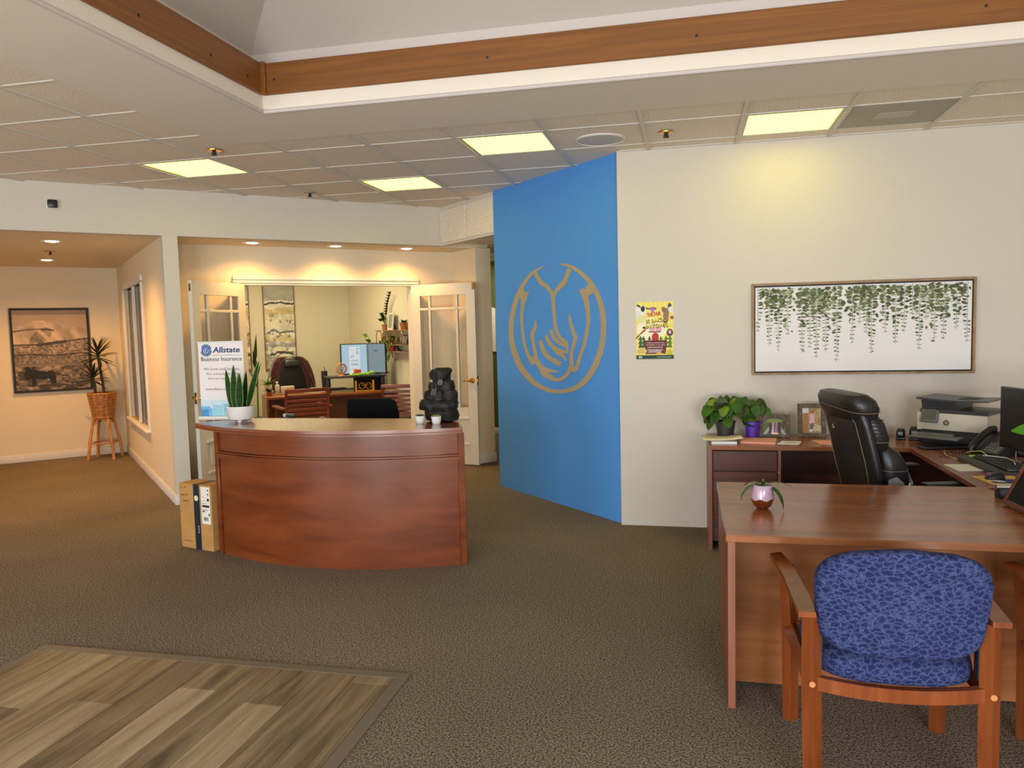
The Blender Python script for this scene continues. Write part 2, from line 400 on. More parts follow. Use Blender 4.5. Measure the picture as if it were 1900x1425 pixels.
# ---------------------------------------------------------------- flat prints painted as colour grids
def vnoise(x, y, s=0):
    xi = np.floor(x).astype(int); yi = np.floor(y).astype(int); fx = x - xi; fy = y - yi
    def h(a, b):
        n = (a * 374761393 + b * 668265263 + s * 1442695041) & 0x7fffffff
        n = (n ^ (n >> 13)) * 1274126177 & 0x7fffffff
        return ((n ^ (n >> 16)) & 0xffff) / 65535.
    fx = fx * fx * (3 - 2 * fx); fy = fy * fy * (3 - 2 * fy)
    return (h(xi, yi) * (1 - fx) + h(xi + 1, yi) * fx) * (1 - fy) + (h(xi, yi + 1) * (1 - fx) + h(xi + 1, yi + 1) * fx) * fy
def fbm(x, y, s=0, o=4):
    t = 0; a = .5
    for i in range(o): t = t + a * vnoise(x * 2 ** i, y * 2 ** i, s + i); a *= .5
    return t / (1 - .5 ** o)
def mixc(img, mask, col):
    mask = np.clip(mask, 0, 1)[..., None]; return img * (1 - mask) + np.array(col, float) * mask
def ell(U, V, cx, cy, rx, ry, a=0):
    x = U - cx; y = V - cy; c, s = math.cos(a), math.sin(a)
    x, y = x * c + y * s, -x * s + y * c
    return ((x / rx) ** 2 + (y / ry) ** 2 < 1).astype(float)
def poly(U, V, pts):
    ins = np.zeros(U.shape, bool); n = len(pts)
    for i in range(n):
        x0, y0 = pts[i]; x1, y1 = pts[(i + 1) % n]
        if y0 == y1: continue
        c = ((y0 > V) != (y1 > V)) & (U < (x1 - x0) * (V - y0) / (y1 - y0) + x0); ins ^= c
    return ins.astype(float)
def panel(name, w_, h_, nx, ny, fn, mat_, parent, y=0, x0=None, z0=0):
    """a flat print in the local XZ plane facing -Y, coloured per face"""
    x0 = -w_ / 2 if x0 is None else x0
    xs = np.linspace(x0, x0 + w_, nx + 1); zs = np.linspace(z0, z0 + h_, ny + 1)
    X, Z = np.meshgrid(xs, zs); co = np.stack([X, np.full_like(X, y), Z], -1).reshape(-1, 3)
    i = np.arange(nx)[None] + np.arange(ny)[:, None] * (nx + 1)
    f = np.stack([i, i + 1, i + nx + 2, i + nx + 1], -1).reshape(-1, 4)
    me = D.meshes.new(name); me.from_pydata(co.tolist(), [], f.tolist())
    U, V = np.meshgrid((np.arange(nx) + .5) / nx, (np.arange(ny) + .5) / ny)
    c = lin(np.clip(fn(U, V), 0, 255)).reshape(-1, 3)
    a = me.color_attributes.new('paint', 'FLOAT_COLOR', 'CORNER')
    a.data.foreach_set('color', np.repeat(np.concatenate([c, np.ones((len(c), 1))], 1), 4, 0).ravel())
    me.materials.append(mat_)
    return link(name, me, parent)
def text(name, body, parent, loc, mat_, height=None, width=None, rot=(PI / 2, 0, 0), align='LEFT', shear=0, ext=.0004, bold=0, stretch=None):
    cu = D.curves.new(name, 'FONT'); cu.body = body; cu.align_x = align; cu.shear = shear; cu.extrude = 0; cu.offset = bold; cu.resolution_u = 2
    t = D.objects.new(name, cu); C.objects.link(t)
    dg = bpy.context.evaluated_depsgraph_get(); dg.update()
    me = D.meshes.new_from_object(t.evaluated_get(dg)); D.objects.remove(t); D.curves.remove(cu)
    n = len(me.vertices)
    co = np.zeros(n * 3); me.vertices.foreach_get('co', co); co = co.reshape(-1, 3)
    lo, hi = co.min(0), co.max(0)
    if width: k = width / (hi[0] - lo[0]); sy = (height / (hi[1] - lo[1])) if height else k
    else: k = height / .70; sy = k
    co[:, 0] *= k; co[:, 1] *= sy; me.vertices.foreach_set('co', co.ravel()); me.name = name
    me.materials.clear(); me.materials.append(mat_)
    o = link(name, me, parent, loc); o.rotation_euler = rot
    return o

# ================================================================= STRUCTURE
CZ = 2.902                                   # suspended ceiling
def wall(name, boxes, m, rz=0, **k):
    b = MB()
    for lo, hi in boxes: b.box(lo, hi)
    return struct(name, b, m, rz=rz, smooth=False, **k)
# floor: carpet over the whole plan, vinyl plank entry inset at the front
b = MB(); b.box((-12, -2.9, -.12), (8, 14, 0)); floor = struct('floor', b, M['carpet'], smooth=False)
# shell (diagonal rooms are built in a frame turned 45 degrees: local x = along, y = away)
wall('wall_right', [((-.53, 6.1, 0), (3.4, 6.22, 3.0))], M['wall'])
wall('wall_center', [((3.97, 4.66, 0), (4.09, 6.59, 3.0))], M['blue'], R45)
wall('wall_corridor_side', [((4.09, 6.47, 0), (6.0, 6.59, 3.0))], M['wall'], R45)
wall('wall_east', [((3.3, -2.7, 0), (3.42, 6.1, 3.0))], M['wall'])
wall('wall_west', [((-9.0, -2.7, 0), (-8.88, 3.2, 3.0))], M['wall'])
# street front behind the camera: three window openings
fx = [(-9, -6.8), (-4.4, -3.05), (-.45, .65), (2.85, 3.42)]
wall('wall_front', [((a, -2.7, 0), (c, -2.58, 3.0)) for a, c in fx] + [((-9, -2.7, 2.4), (3.42, -2.58, 3.0)), ((-9, -2.7, 0), (3.42, -2.58, .3))], M['wall'])
# the wall over the hall and the alcove, with the pier between them
wall('wall_left', [((-4.6, 7.74, 2.49), (3.995, 7.87, 3.0)), ((1.14, 7.74, 0), (1.27, 7.87, 2.49)), ((-4.6, 7.74, 0), (-1.5, 7.87, 2.49))], M['wall'], R45)
wall('wall_hall_right', [((1.14, 7.87, 0), (1.27, 9.31, 2.49)), ((1.14, 11.05, 0), (1.27, 12.3, 2.49)), ((1.14, 9.31, 0), (1.27, 11.05, .55)), ((1.14, 9.31, 2.18), (1.27, 11.05, 2.49))], M['wall_hall'], R45)
wall('wall_hall_back', [((-1.6, 11.72, 0), (1.14, 11.84, 2.49))], M['wall_hall'], R45)
wall('wall_hall_left', [((-1.72, 7.87, 0), (-1.6, 11.84, 2.49))], M['wall_hall'], R45)
wall('ceiling_hall', [((-1.72, 7.87, 2.49), (1.27, 11.84, 2.55))], M['wall_hall'], R45)
wall('ceiling_alcove', [((1.27, 7.87, 2.49), (4.65, 8.52, 2.55))], M['wall_hall'], R45)
OU0, OU1, OZ = 1.96, 3.93, 2.105
wall('wall_alcove_back', [((1.27, 8.4, 0), (OU0, 8.52, 2.49)), ((OU1, 8.4, 0), (4.45, 8.52, 2.49)), ((OU0, 8.4, OZ), (OU1, 8.52, 2.49))], M['wall_hall'], R45)
wall('wall_alcove_right', [((4.45, 7.81, 0), (4.65, 8.52, 2.49))], M['wall_hall'], R45)
# office behind the french doors
wall('wall_office_right', [((4.58, 8.52, 0), (4.70, 12.42, 2.75))], M['wall_office'], R45)
wall('wall_office_back', [((1.27, 12.3, 0), (4.58, 12.42, 2.75))], M['wall_office'], R45)
wall('wall_office_left', [((1.27, 8.52, 0), (1.30, 12.3, 2.75))], M['wall_office'], R45)
wall('ceiling_office', [((1.27, 8.52, 2.75), (4.70, 12.42, 2.82))], M['ceil'], R45)
# corridor to the right of the alcove
wall('wall_corridor_green', [((5.86, 6.59, 0), (5.98, 13, 2.62))], M['green'], R45)
wall('wall_corridor_end', [((4.70, 12.9, 0), (5.86, 13, 2.62))], M['wall'], R45)
cc = wall('ceiling_corridor', [((4.05, 6.47, 2.53), (5.98, 7.81, 2.62)), ((4.65, 7.81, 2.53), (5.98, 13, 2.62))], M['tile'], R45)
b = MB()
for v in np.arange(6.7, 12.8, .61): b.box((4.1 if v < 7.7 else 4.66, v, 2.522), (5.86, v + .02, 2.532))
for u in (4.9, 5.5): b.box((u, 6.6, 2.522), (u + .02, 12.8, 2.532))
b.build('ceiling_grid', M['grid'], cc, kind='stuff', smooth=False)
# dropped acoustic soffit between the beam and the blue wall
sf = wall('ceiling_drop_soffit', [((3.985, 6.59, 2.49), (4.07, 7.74, 3.0))], M['grid'], R45)
for v0, v1 in ((6.60, 7.135), (7.16, 7.73)):
    b = MB(); b.box((3.972, v0, 2.515), (3.985, v1, 2.86), .003); b.build('acoustic_panel', M['tile'], sf, smooth=False)

# ---- suspended ceiling: every tile its own piece
ceil = MB(); ceil.box((-9, 4.93, CZ + .06), (3.42, 9.4, CZ + .12)); ceil.box((-9, -2.7, CZ + .06), (-3.118, 4.93, CZ + .12))
ceil = struct('ceiling', ceil, M['ceil'], smooth=False)
GX0, GY0, GX, GY = -1.57, 5.297, .64, .608
tile_me = {}
def in_room(x, y):
    u = (x + y) * .7071; v = (-x + y) * .7071
    return v < 7.80 and x < 3.3 and (u < 4.0 if x < -.5 else y < 6.1)
fixtures = {(0, 0): 'L', (-4, 0): 'L', (-2, 2): 'L', (3, 0): 'L', (4, 0): 'V'}
for i in range(-9, 8):
    for j in range(-7, 6):
        x0, y0 = GX0 + i * GX, GY0 + j * GY
        x1, y1 = x0 + GX, y0 + GY
        if y1 < 4.94:
            if x0 > -3.12: continue
            x1 = min(x1, -3.112)
        elif y0 < 4.93 and x0 > -3.2: y0 = 4.925
        x1 = min(x1, 3.3)
        if x0 > -.6: y1 = min(y1, 6.098)
        if y1 - y0 < .03 or x1 - x0 < .03: continue
        if not any(in_room(a, c) for a in (x0, x1) for c in (y0, y1)): continue
        if (i, j) in fixtures: continue
        key = (round(x1 - x0, 3), round(y1 - y0, 3))
        if key not in tile_me:
            hx, hy = key[0] / 2 - .013, key[1] / 2 - .013
            q = MB().box((-hx, -hy, 0), (hx, hy, .02)).build('ceiling_tile', M['tile'], ceil, smooth=False)
            tile_me[key] = q.data
        else: q = link('ceiling_tile', tile_me[key], ceil)
        q.location = ((x0 + x1) / 2, (y0 + y1) / 2, CZ + .004)
b = MB()
for i in range(-9, 9):
    x = GX0 + i * GX
    b.box((x - .012, 4.93 if x > -3.13 else 1.0, CZ - .008), (x + .013, 6.09 if x > -.5 else 9.3, CZ + .025))
for j in range(-7, 7):
    y = GY0 + j * GY
    if y < 4.93: b.box((-7.3, y - .010, CZ - .001), (-3.13, y + .010, CZ + .022))
    else: b.box((-7.3, y - .010, CZ - .001), (3.3 if y < 6.09 else -.5, y + .010, CZ + .022))
b.box((-.5, 6.075, CZ - .003), (3.3, 6.098, CZ + .025))
b.build('ceiling_grid', M['grid'], ceil, kind='stuff', smooth=False)

# ---- drywall border and raised tray with oak boards
TX0, TX1, TY0, TY1 = -2.454, 2.75, -1.9, 4.287
def ring(mb, o, i, z0, z1, bev=0):
    (ox0, oy0, ox1, oy1), (ix0, iy0, ix1, iy1) = o, i
    mb.box((ox0, oy0, z0), (ix0, oy1, z1)); mb.box((ix1, oy0, z0), (ox1, oy1, z1))
    mb.box((ix0, iy1, z0), (ix1, oy1, z1)); mb.box((ix0, oy0, z0), (ix1, iy0, z1))
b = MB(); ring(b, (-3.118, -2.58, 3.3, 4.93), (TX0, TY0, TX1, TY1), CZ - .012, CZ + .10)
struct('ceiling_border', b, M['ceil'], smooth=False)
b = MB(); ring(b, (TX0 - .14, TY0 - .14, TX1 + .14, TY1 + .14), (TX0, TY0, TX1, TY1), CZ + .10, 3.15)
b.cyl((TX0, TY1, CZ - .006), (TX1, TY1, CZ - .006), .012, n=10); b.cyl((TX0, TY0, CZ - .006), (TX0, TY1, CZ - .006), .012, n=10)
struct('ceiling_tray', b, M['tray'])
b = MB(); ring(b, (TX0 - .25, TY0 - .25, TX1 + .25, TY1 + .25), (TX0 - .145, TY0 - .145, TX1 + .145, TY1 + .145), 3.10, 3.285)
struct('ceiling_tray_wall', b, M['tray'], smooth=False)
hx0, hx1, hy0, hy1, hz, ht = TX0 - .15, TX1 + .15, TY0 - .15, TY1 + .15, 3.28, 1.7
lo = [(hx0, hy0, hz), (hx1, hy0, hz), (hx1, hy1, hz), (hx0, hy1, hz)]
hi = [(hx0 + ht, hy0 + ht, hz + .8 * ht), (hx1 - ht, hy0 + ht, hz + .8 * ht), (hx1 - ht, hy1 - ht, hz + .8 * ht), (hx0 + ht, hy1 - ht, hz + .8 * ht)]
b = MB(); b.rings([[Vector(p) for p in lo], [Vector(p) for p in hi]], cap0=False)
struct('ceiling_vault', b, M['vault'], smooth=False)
zb0, zb1 = 2.988, 3.168
trims = []
for k, (lo_, hi_) in enumerate((((TX0 + .02, TY1 - .02, zb0), (TX1, TY1 + .06, zb1)), ((TX0 - .06, TY0, zb0), (TX0 + .02, TY1 - .02, zb1)),
                                ((TX1 - .02, TY0, zb0), (TX1 + .06, TY1, zb1)), ((TX0, TY0 - .06, zb0), (TX1, TY0 + .02, zb1)))):
    b = MB(); b.box(lo_, hi_, .004)
    t = struct('trim_%d' % (k + 1), b, M['oak'] if k in (0, 3) else M['oak'], smooth=False); trims.append(t)
b = MB(); b.box((TX0 + .015, TY1 - .045, zb0 - .004), (TX0 + .045, TY1 - .015, zb1 + .004), .004)
struct('trim_5', b, M['oak'], smooth=False)
b = MB()
for x in (-2.36, -1.07, .05, 1.4): b.cyl((x, TY1 - .0225, 3.07), (x, TY1 - .0195, 3.07), .008, n=8)
b.build('plug', M['ink'], trims[0])
b = MB()
for y in (2.6, 3.2, 3.75, 4.1): b.cyl((TX0 + .0225, y, 3.05), (TX0 + .0195, y, 3.05), .008, n=8)
b.build('plug', M['ink'], trims[1])

# ---- baseboards
def base(name, lo, hi, rz=0, m='trim'):
    b = MB(); b.box(lo, hi, .006, 2); return struct(name, b, M[m], rz=rz)
base('baseboard_hall_back', (-1.6, 11.705, 0), (1.13, 11.72, .10), R45)
base('baseboard_hall_right', (1.125, 7.74, 0), (1.14, 11.7, .10), R45)
base('baseboard_pier', (1.125, 7.725, 0), (1.275, 7.74, .10), R45)
base('baseboard_alcove_right', (4.435, 7.81, 0), (4.45, 8.4, .11), R45)
base('baseboard_column', (4.435, 7.795, 0), (4.66, 7.81, .11), R45)
base('baseboard_alcove_back', (3.99, 8.385, 0), (4.435, 8.4, .10), R45)
base('baseboard_alcove_left', (1.27, 8.385, 0), (1.90, 8.4, .10), R45)
base('baseboard_green', (5.845, 6.6, 0), (5.86, 12.9, .10), R45)
# ---- door casing of the office opening
b = MB()
for z0, z1, d in ((OZ, OZ + .035, .022), (OZ + .035, OZ + .055, .034), (OZ + .055, OZ + .075, .026)):
    b.box((OU0 - .075, 8.4 - d, z0), (OU1 + .075, 8.4, z1), .003)
b.box((OU0 - .06, 8.384, 0), (OU0, 8.4, OZ), .003); b.box((OU1, 8.384, 0), (OU1 + .06, 8.4, OZ), .003)
b.box((OU0, 8.39, OZ - .02), (OU1, 8.53, OZ)); b.box((OU0, 8.39, 0), (OU0 + .018, 8.53, OZ)); b.box((OU1 - .018, 8.39, 0), (OU1, 8.53, OZ))
struct('trim_6', b, M['trim'], rz=R45)

# ---- hall window with vertical blinds
b = MB()
W0, W1, Z0, Z1 = 9.31, 11.05, .55, 2.18
for lo_, hi_ in (((1.118, W0 - .05, Z1 - .02), (1.15, W1 + .05, Z1 + .06)), ((1.118, W0 - .05, Z0), (1.15, W0 + .015, Z1)), ((1.118, W1 - .015, Z0), (1.15, W1 + .05, Z1))):
    b.box(lo_, hi_, .003)
b.box((1.135, (W0 + W1) / 2 - .03, Z0), (1.165, (W0 + W1) / 2 + .03, Z1))
win = struct('window_1', b, M['door'], rz=R45)
b = MB(); b.box((1.085, W0 - .06, Z0 - .03), (1.26, W1 + .06, Z0), .008, 2); b.build('window_sill', M['trim'], win)
for v0, v1 in ((W0 + .015, (W0 + W1) / 2 - .03), ((W0 + W1) / 2 + .03, W1 - .015)):
    b = MB(); b.box((1.172, v0, Z0), (1.176, v1, Z1)); b.build('pane', M['glass'], win, smooth=False)
b = MB(); b.box((1.19, W0, Z1 - .05), (1.225, W1, Z1)); b.build('head_rail', M['white'], win, smooth=False)
for k in range(19):
    v = W0 + .05 + k * .09
    b = MB(); b.obox((1.207, v, (Z0 + Z1) / 2), (.098, .002, Z1 - Z0 - .07), math.radians(80 + 5 * math.sin(k * 2.1)))
    b.build('blind_slat', M['blind'], win, smooth=False)
# closing panel behind the blinds (office storage wall)
wall('wall_storage', [((1.29, W0 - .1, .4), (1.31, W1 + .1, 2.3))], M['wall_office'], R45)

# ---- french doors
def french_door(name, hinge, free, flip):
    """local x from hinge to free edge, y thickness; the free edge stands out into the room"""
    h = uvp(*hinge); f = uvp(*free); d = f - h; wd = d.length
    H, T = 2.08, .04
    b = MB(); st = .115; tr = .13
    pz0, pz1 = .26, .52      # lower panel
    gz0, gz1 = .66, H - tr   # glazing
    b.box((0, -T / 2, 0), (st, T / 2, H), .002); b.box((wd - st, -T / 2, 0), (wd, T / 2, H), .002)
    b.box((st, -T / 2, H - tr), (wd - st, T / 2, H)); b.box((st, -T / 2, 0), (wd - st, T / 2, pz0 - .02))
    b.box((st, -T / 2, pz1 + .02), (wd - st, T / 2, gz0))
    o = D.objects.new(name, None); C.objects.link(o); o['kind'] = 'structure'
    o.location = (h.x, h.y, .012); o.rotation_euler = (0, 0, math.atan2(d.y, d.x))
    b.build('door_frame', M['door'], o, smooth=False)
    b = MB(); b.box((st, -.008, pz0 - .02), (wd - st, .008, pz1 + .02)); b.box((st + .05, -.016, pz0 + .03), (wd - st - .05, .016, pz1 - .03), .012)
    b.build('door_panel', M['door'], o, smooth=False)
    b = MB()
    for z in (pz0 - .02, pz1 + .02):
        for y in (-.026, .026): b.box((st - .01, y - .006, z - .012), (wd - st + .01, y + .006, z + .012), .003)
    b.build('panel_moulding', M['trim'], o, smooth=False)
    x1, x2 = st + .125, wd - st - .125; zr = gz1 - .155
    for lo_, hi_ in (((x1 - .014, -.016, gz0), (x1 + .014, .016, gz1)), ((x2 - .014, -.016, gz0), (x2 + .014, .016, gz1)), ((st, -.016, zr - .014), (wd - st, .016, zr + .014))):
        b = MB(); b.box(lo_, hi_, .004); b.build('glazing_bar', M['door'], o, smooth=False)
    for xa, xb in ((st, x1 - .014), (x1 + .014, x2 - .014), (x2 + .014, wd - st)):
        for za, zb_ in ((gz0, zr - .014), (zr + .014, gz1)):
            b = MB(); b.box((xa, -.002, za), (xb, .002, zb_)); b.build('pane', M['glass'], o, smooth=False)
    kx = wd - .06; kz = .97
    for s in (-1, 1):
        b = MB(); b.cyl((kx, s * T / 2, kz), (kx, s * (T / 2 + .014), kz), .032, .026, 20); b.cyl((kx, s * (T / 2 + .01), kz), (kx, s * (T / 2 + .05), kz), .012, n=12)
        b.tube([(kx, s * (T / 2 + .05), kz), (kx - .03, s * (T / 2 + .056), kz + .004), (kx - .07, s * (T / 2 + .055), kz), (kx - .105, s * (T / 2 + .045), kz - .004)], [.013, .012, .009, .006], 10)
        b.build('door_handle', M['brass'], o)
    b = MB(); b.box((wd - .001, -.013, kz - .055), (wd + .0025, .013, kz + .055), .001); b.box((wd, -.007, kz - .012), (wd + .01, .007, kz + .012))
    b.build('latch_plate', M['brass'], o, smooth=False)
    b = MB(); b.box((wd - .03, -T / 2 - .006, H - .08), (wd + .003, -T / 2, H - .004)) if flip else b.box((wd - .001, -.01, H - .1), (wd + .002, .01, H - .03))
    b.build('flush_bolt', M['brass'], o, smooth=False)
    return o
french_door('door_1', (1.985, 8.375), (1.36, 7.785), False)
french_door('door_2', (3.905, 8.375), (4.355, 7.665), True)

# ---- vinyl plank entry in the carpet
ent = MB(); ent.box((-3.24, -2.49, -.01), (-1.29, 3.26, .001)); ent = struct('floor_entry', ent, M['strip'], smooth=False)
for lo_, hi_ in (((-3.27, 3.225, 0), (-1.262, 3.285, .0075)), ((-1.322, -2.5, 0), (-1.262, 3.225, .0075)), ((-3.27, -2.5, 0), (-3.21, 3.225, .0075))):
    b = MB(); b.box(lo_, hi_, .003); b.build('edge_strip', M['strip'], ent, smooth=False)
PW = .1865
joints = [(3.153, 'm'), (None, 'p'), (2.895, 'p'), (None, 'p'), (2.975, 'p'), (None, 'p'), (2.784, 'p'), (None, 'm'), (2.676, 'l'), (3.5, 'm')]
x = -1.322
seqs = [  # plank tones from the far end towards the camera, one row per strip
    ('m', 'p', 'p', 'm', 'p', 'l'), ('p', 'p', 'm', 'p', 'p', 'm'), ('p', 'l', 'p', 'm', 'l', 'p'), ('p', 'p', 'm', 'l', 'p', 'p'), ('p', 'l', 'm', 'p', 'p', 'm'),
    ('p', 'p', 'p', 'm', 'l', 'p'), ('m', 'l', 'm', 'p', 'p', 'm'), ('m', 'm', 'p', 'l', 'm', 'p'), ('l', 'p', 'm', 'p', 'l', 'p'), ('m', 'm', 'l', 'p', 'p', 'p'), ('p', 'm', 'p', 'l', 'p', 'p')]
cuts = [3.153, 2.35, 2.895, 2.2, 2.975, 1.9, 2.784, 2.3, 2.676, 2.5, 2.9]
for k in range(11):
    xr = x - k * PW; xl = max(xr - PW, -3.22)
    if xr - xl < .01: continue
    ys = [3.235, cuts[k]]
    while ys[-1] > -2.45: ys.append(max(ys[-1] - 1.22, -2.5))
    for a in range(len(ys) - 1):
        t = {'p': 'plank', 'm': 'plank_m', 'l': 'plank_l'}[seqs[k][a % 6]]
        b = MB(); b.box((xl + .0012, ys[a + 1] + .0012, .001), (xr - .0012, ys[a] - .0012, .0062), .0012)
        b.build('plank', M[t], ent, smooth=False)

# ================================================================= CEILING FIXTURES
def ceiling_light(i, j, label):
    x, y = GX0 + (i + .5) * GX, GY0 + (j + .5) * GY
    t = thing('ceiling_light', label, 'ceiling light', (x, y, CZ), 0, 'square ceiling light panels')
    hx, hy = GX / 2 - .014, GY / 2 - .012
    b = MB(); ring(b, (-hx, -hy, hx, hy), (-hx + .022, -hy + .022, hx - .022, hy - .022), .0, .03); b.build('light_frame', M['grid'], t, smooth=False)
    b = MB(); b.box((-hx + .02, -hy + .02, .008), (hx - .02, hy - .02, .014)); b.build('diffuser', M['panel'], t, smooth=False)
ceiling_light(0, 0, 'glowing square ceiling panel beside the round ceiling speaker')
ceiling_light(-4, 0, 'leftmost glowing square ceiling panel, near the tray corner')
ceiling_light(-2, 2, 'smallest, farthest glowing ceiling panel, above the reception counter')
ceiling_light(3, 0, 'rightmost glowing ceiling panel, beside the grey air vent')
vx, vy = GX0 + 4.5 * GX, GY0 + .5 * GY
t = thing('air_vent', 'flat grey return air vent panel in the ceiling grid', 'vent', (vx, vy, CZ))
b = MB(); b.box((-.306, -.288, .0), (.306, .288, .02)); b.build('grille', M['vent'], t, smooth=False)
b = MB(); b.box((-.11, -.07, -.003), (.11, .07, .001), .002); b.build('centre_plate', mat('vent_light', rgb(188, 182, 166), .6), t, smooth=False)
t = thing('ceiling_speaker', 'round grey ceiling speaker in a white tile', 'speaker', (-.605, 5.665, CZ))
b = MB(); b.lathe([(.175, .006), (.178, -.004), (.166, -.008), (.163, -.002)], n=40, cap0=False, cap1=False); b.build('speaker_rim', M['white'], t)
b = MB(); b.lathe([(.165, .0), (.165, -.004), (.08, -.007), (.001, -.008)], n=40); b.build('grille', M['speaker'], t)
def sprinkler(loc, label, z):
    t = thing('fire_sprinkler', label, 'sprinkler', (loc[0], loc[1], z), 0, 'ceiling fire sprinklers')
    b = MB(); b.lathe([(.001, -.001), (.052, -.001), (.050, -.008), (.02, -.010), (.001, -.010)], n=24); b.build('escutcheon', M['brass'], t)
    b = MB(); b.cyl((0, 0, -.008), (0, 0, -.034), .010, .007, 10); b.box((-.016, -.003, -.03), (.016, .003, -.012)); b.build('nozzle', M['ink'], t)
    b = MB(); b.lathe([(.001, -.034), (.022, -.034), (.022, -.037), (.001, -.037)], n=12); b.build('deflector', M['ink'], t)
sprinkler((-3.303, 5.07), 'brass ringed fire sprinkler by the left light panel near the tray', CZ)
sprinkler((-.143, 5.589), 'fire sprinkler in the ceiling just right of the round speaker', CZ)
sprinkler((-3.511, 6.921), 'dark fire sprinkler near the wall above the reception downlights', CZ)
p = uvp(.313, 9.53); sprinkler((p.x, p.y), 'brass fire sprinkler between the two hallway downlights', 2.49)
def downlight(u, v, label, e):
    p = uvp(u, v, 2.49)
    t = thing('recessed_downlight', label, 'downlight', p, 0, 'recessed round downlights')
    b = MB(); b.lathe([(.062, -.001), (.092, -.001), (.090, -.007), (.064, -.006)], n=32, cap0=False, cap1=False); b.build('trim_ring', M['white'], t)
    b = MB(); b.lathe([(.001, -.012), (.03, -.011), (.05, -.007), (.063, -.0015)], n=28, cap0=True, cap1=False); b.build('lens', M['lamp'], t)
    l = D.lights.new('downlight_lamp', 'SPOT'); l.energy = e; l.color = WARM; l.spot_size = math.radians(150); l.spot_blend = .8; l.shadow_soft_size = .05
    o = D.objects.new('downlight_lamp', l); C.objects.link(o); o.location = (p.x, p.y, 2.47)
for u, v, lb in ((2.02, 8.06, 'left of the three glowing downlights over the office doors'), (2.905, 8.10, 'middle of the three glowing downlights over the office doors'), (3.73, 8.10, 'right of the three glowing downlights over the office doors')):
    downlight(u, v, lb, 48)
downlight(.30, 8.51, 'nearer glowing downlight in the hallway ceiling', 150); downlight(.31, 10.60, 'farther glowing downlight in the hallway ceiling, near the horse picture', 150)
area('office_lamp', uvp(3.0, 10.4, 2.72), 1.2, 62, (1, .84, .50)); area('corridor_lamp', uvp(5.2, 9.5, 2.5), .6, 14, (1, .92, .7))
# sensor on the beam
p = uvp(.294, 7.74, 2.72); t = thing('wall_sensor', 'small black sensor box with white rim high on the left wall', 'sensor', p, R45)
b = MB(); b.box((-.046, -.018, -.040), (.046, 0, .040), .008, 2); b.build('housing', M['white'], t)
b = MB(); b.box((-.038, -.030, -.034), (.038, -.016, .034), .010, 2); b.build('sensor_face', M['black'], t)

# ================================================================= BLUE WALL EMBLEM AND POSTER
# traced in the wall's own plane: a = distance along the blue wall (m), z = height (m)
EX = thing('wall_emblem', 'gold cupped hands emblem in a ring painted on blue wall', 'emblem', uvp(3.97, 5.565, 1.56), -R45)
_h = [0.00207226, -4.15172e-05, -1.19412, -1.9166e-05, -0.00120273, 0.919798, 0.000256839, -1.84953e-05]
def K(x, y):   # sketch units of the emblem drawing to metres on the wall
    d = _h[6] * x + _h[7] * y + 1
    return (_h[0] * x + _h[1] * y + _h[2]) / d, (_h[3] * x + _h[4] * y + _h[5]) / d
def ribbon(mb, pts, wd, th=.004):
    q = []; th += .00012 * random.random() * 8
    for i in range(len(pts) - 1):
        n = 5
        for j in range(n):
            t_ = j / n; p0 = pts[max(i - 1, 0)]; p1 = pts[i]; p2 = pts[i + 1]; p3 = pts[min(i + 2, len(pts) - 1)]
            q.append(tuple(.5 * ((2 * p1[k]) + (-p0[k] + p2[k]) * t_ + (2 * p0[k] - 5 * p1[k] + 4 * p2[k] - p3[k]) * t_ ** 2 + (-p0[k] + 3 * p1[k] - 3 * p2[k] + p3[k]) * t_ ** 3) for k in (0, 1)))
    q.append(pts[-1]); m = len(q)
    ws = np.interp(np.linspace(0, 1, m), np.linspace(0, 1, len(wd)), wd); rs = []
    for i, p in enumerate(q):
        a = q[max(i - 1, 0)]; c = q[min(i + 1, m - 1)]; dx, dy = c[0] - a[0], c[1] - a[1]; l = math.hypot(dx, dy) or 1
        nx, ny = -dy / l * ws[i] / 2, dx / l * ws[i] / 2
        A = K(p[0] + nx, p[1] + ny); B = K(p[0] - nx, p[1] - ny)
        rs.append([Vector((A[0], 0, A[1])), Vector((B[0], 0, B[1])), Vector((B[0], -th, B[1])), Vector((A[0], -th, A[1]))])
    mb.rings(rs)
b = MB(); outer = [(497, 238), (440, 252), (385, 287), (330, 345), (285, 415), (250, 490), (220, 580), (202, 680), (196, 760), (200, 840), (212, 920), (235, 1000), (275, 1085), (330, 1160), (400, 1225), (480, 1268), (560, 1288), (620, 1292), (690, 1285), (760, 1265), (830, 1220), (890, 1150), (940, 1060), (975, 960), (995, 860), (1003, 760), (1000, 660), (985, 570), (960, 490), (925, 420), (880, 355), (830, 305), (770, 258), (715, 228), (660, 218), (615, 220)]
inner = [(497, 240), (450, 270), (410, 300), (370, 340), (330, 400), (300, 460), (275, 530), (252, 610), (238, 700), (236, 780), (240, 830), (250, 890), (270, 960), (306, 1042), (355, 1120), (420, 1190), (490, 1235), (560, 1258), (620, 1262), (680, 1253), (740, 1230), (795, 1190), (845, 1130), (890, 1050), (925, 965), (948, 880), (958, 800), (960, 720), (950, 620), (930, 530), (900, 450), (865, 395), (825, 345), (770, 295), (715, 258), (615, 222)]
def resamp(pts, n=80):
    p = np.array(pts, float); s_ = np.r_[0, np.cumsum(np.hypot(*np.diff(p, axis=0).T))]; t_ = np.linspace(0, s_[-1], n)
    return np.stack([np.interp(t_, s_, p[:, 0]), np.interp(t_, s_, p[:, 1])], 1)
ro, ri = resamp(outer), resamp(inner); rs = []
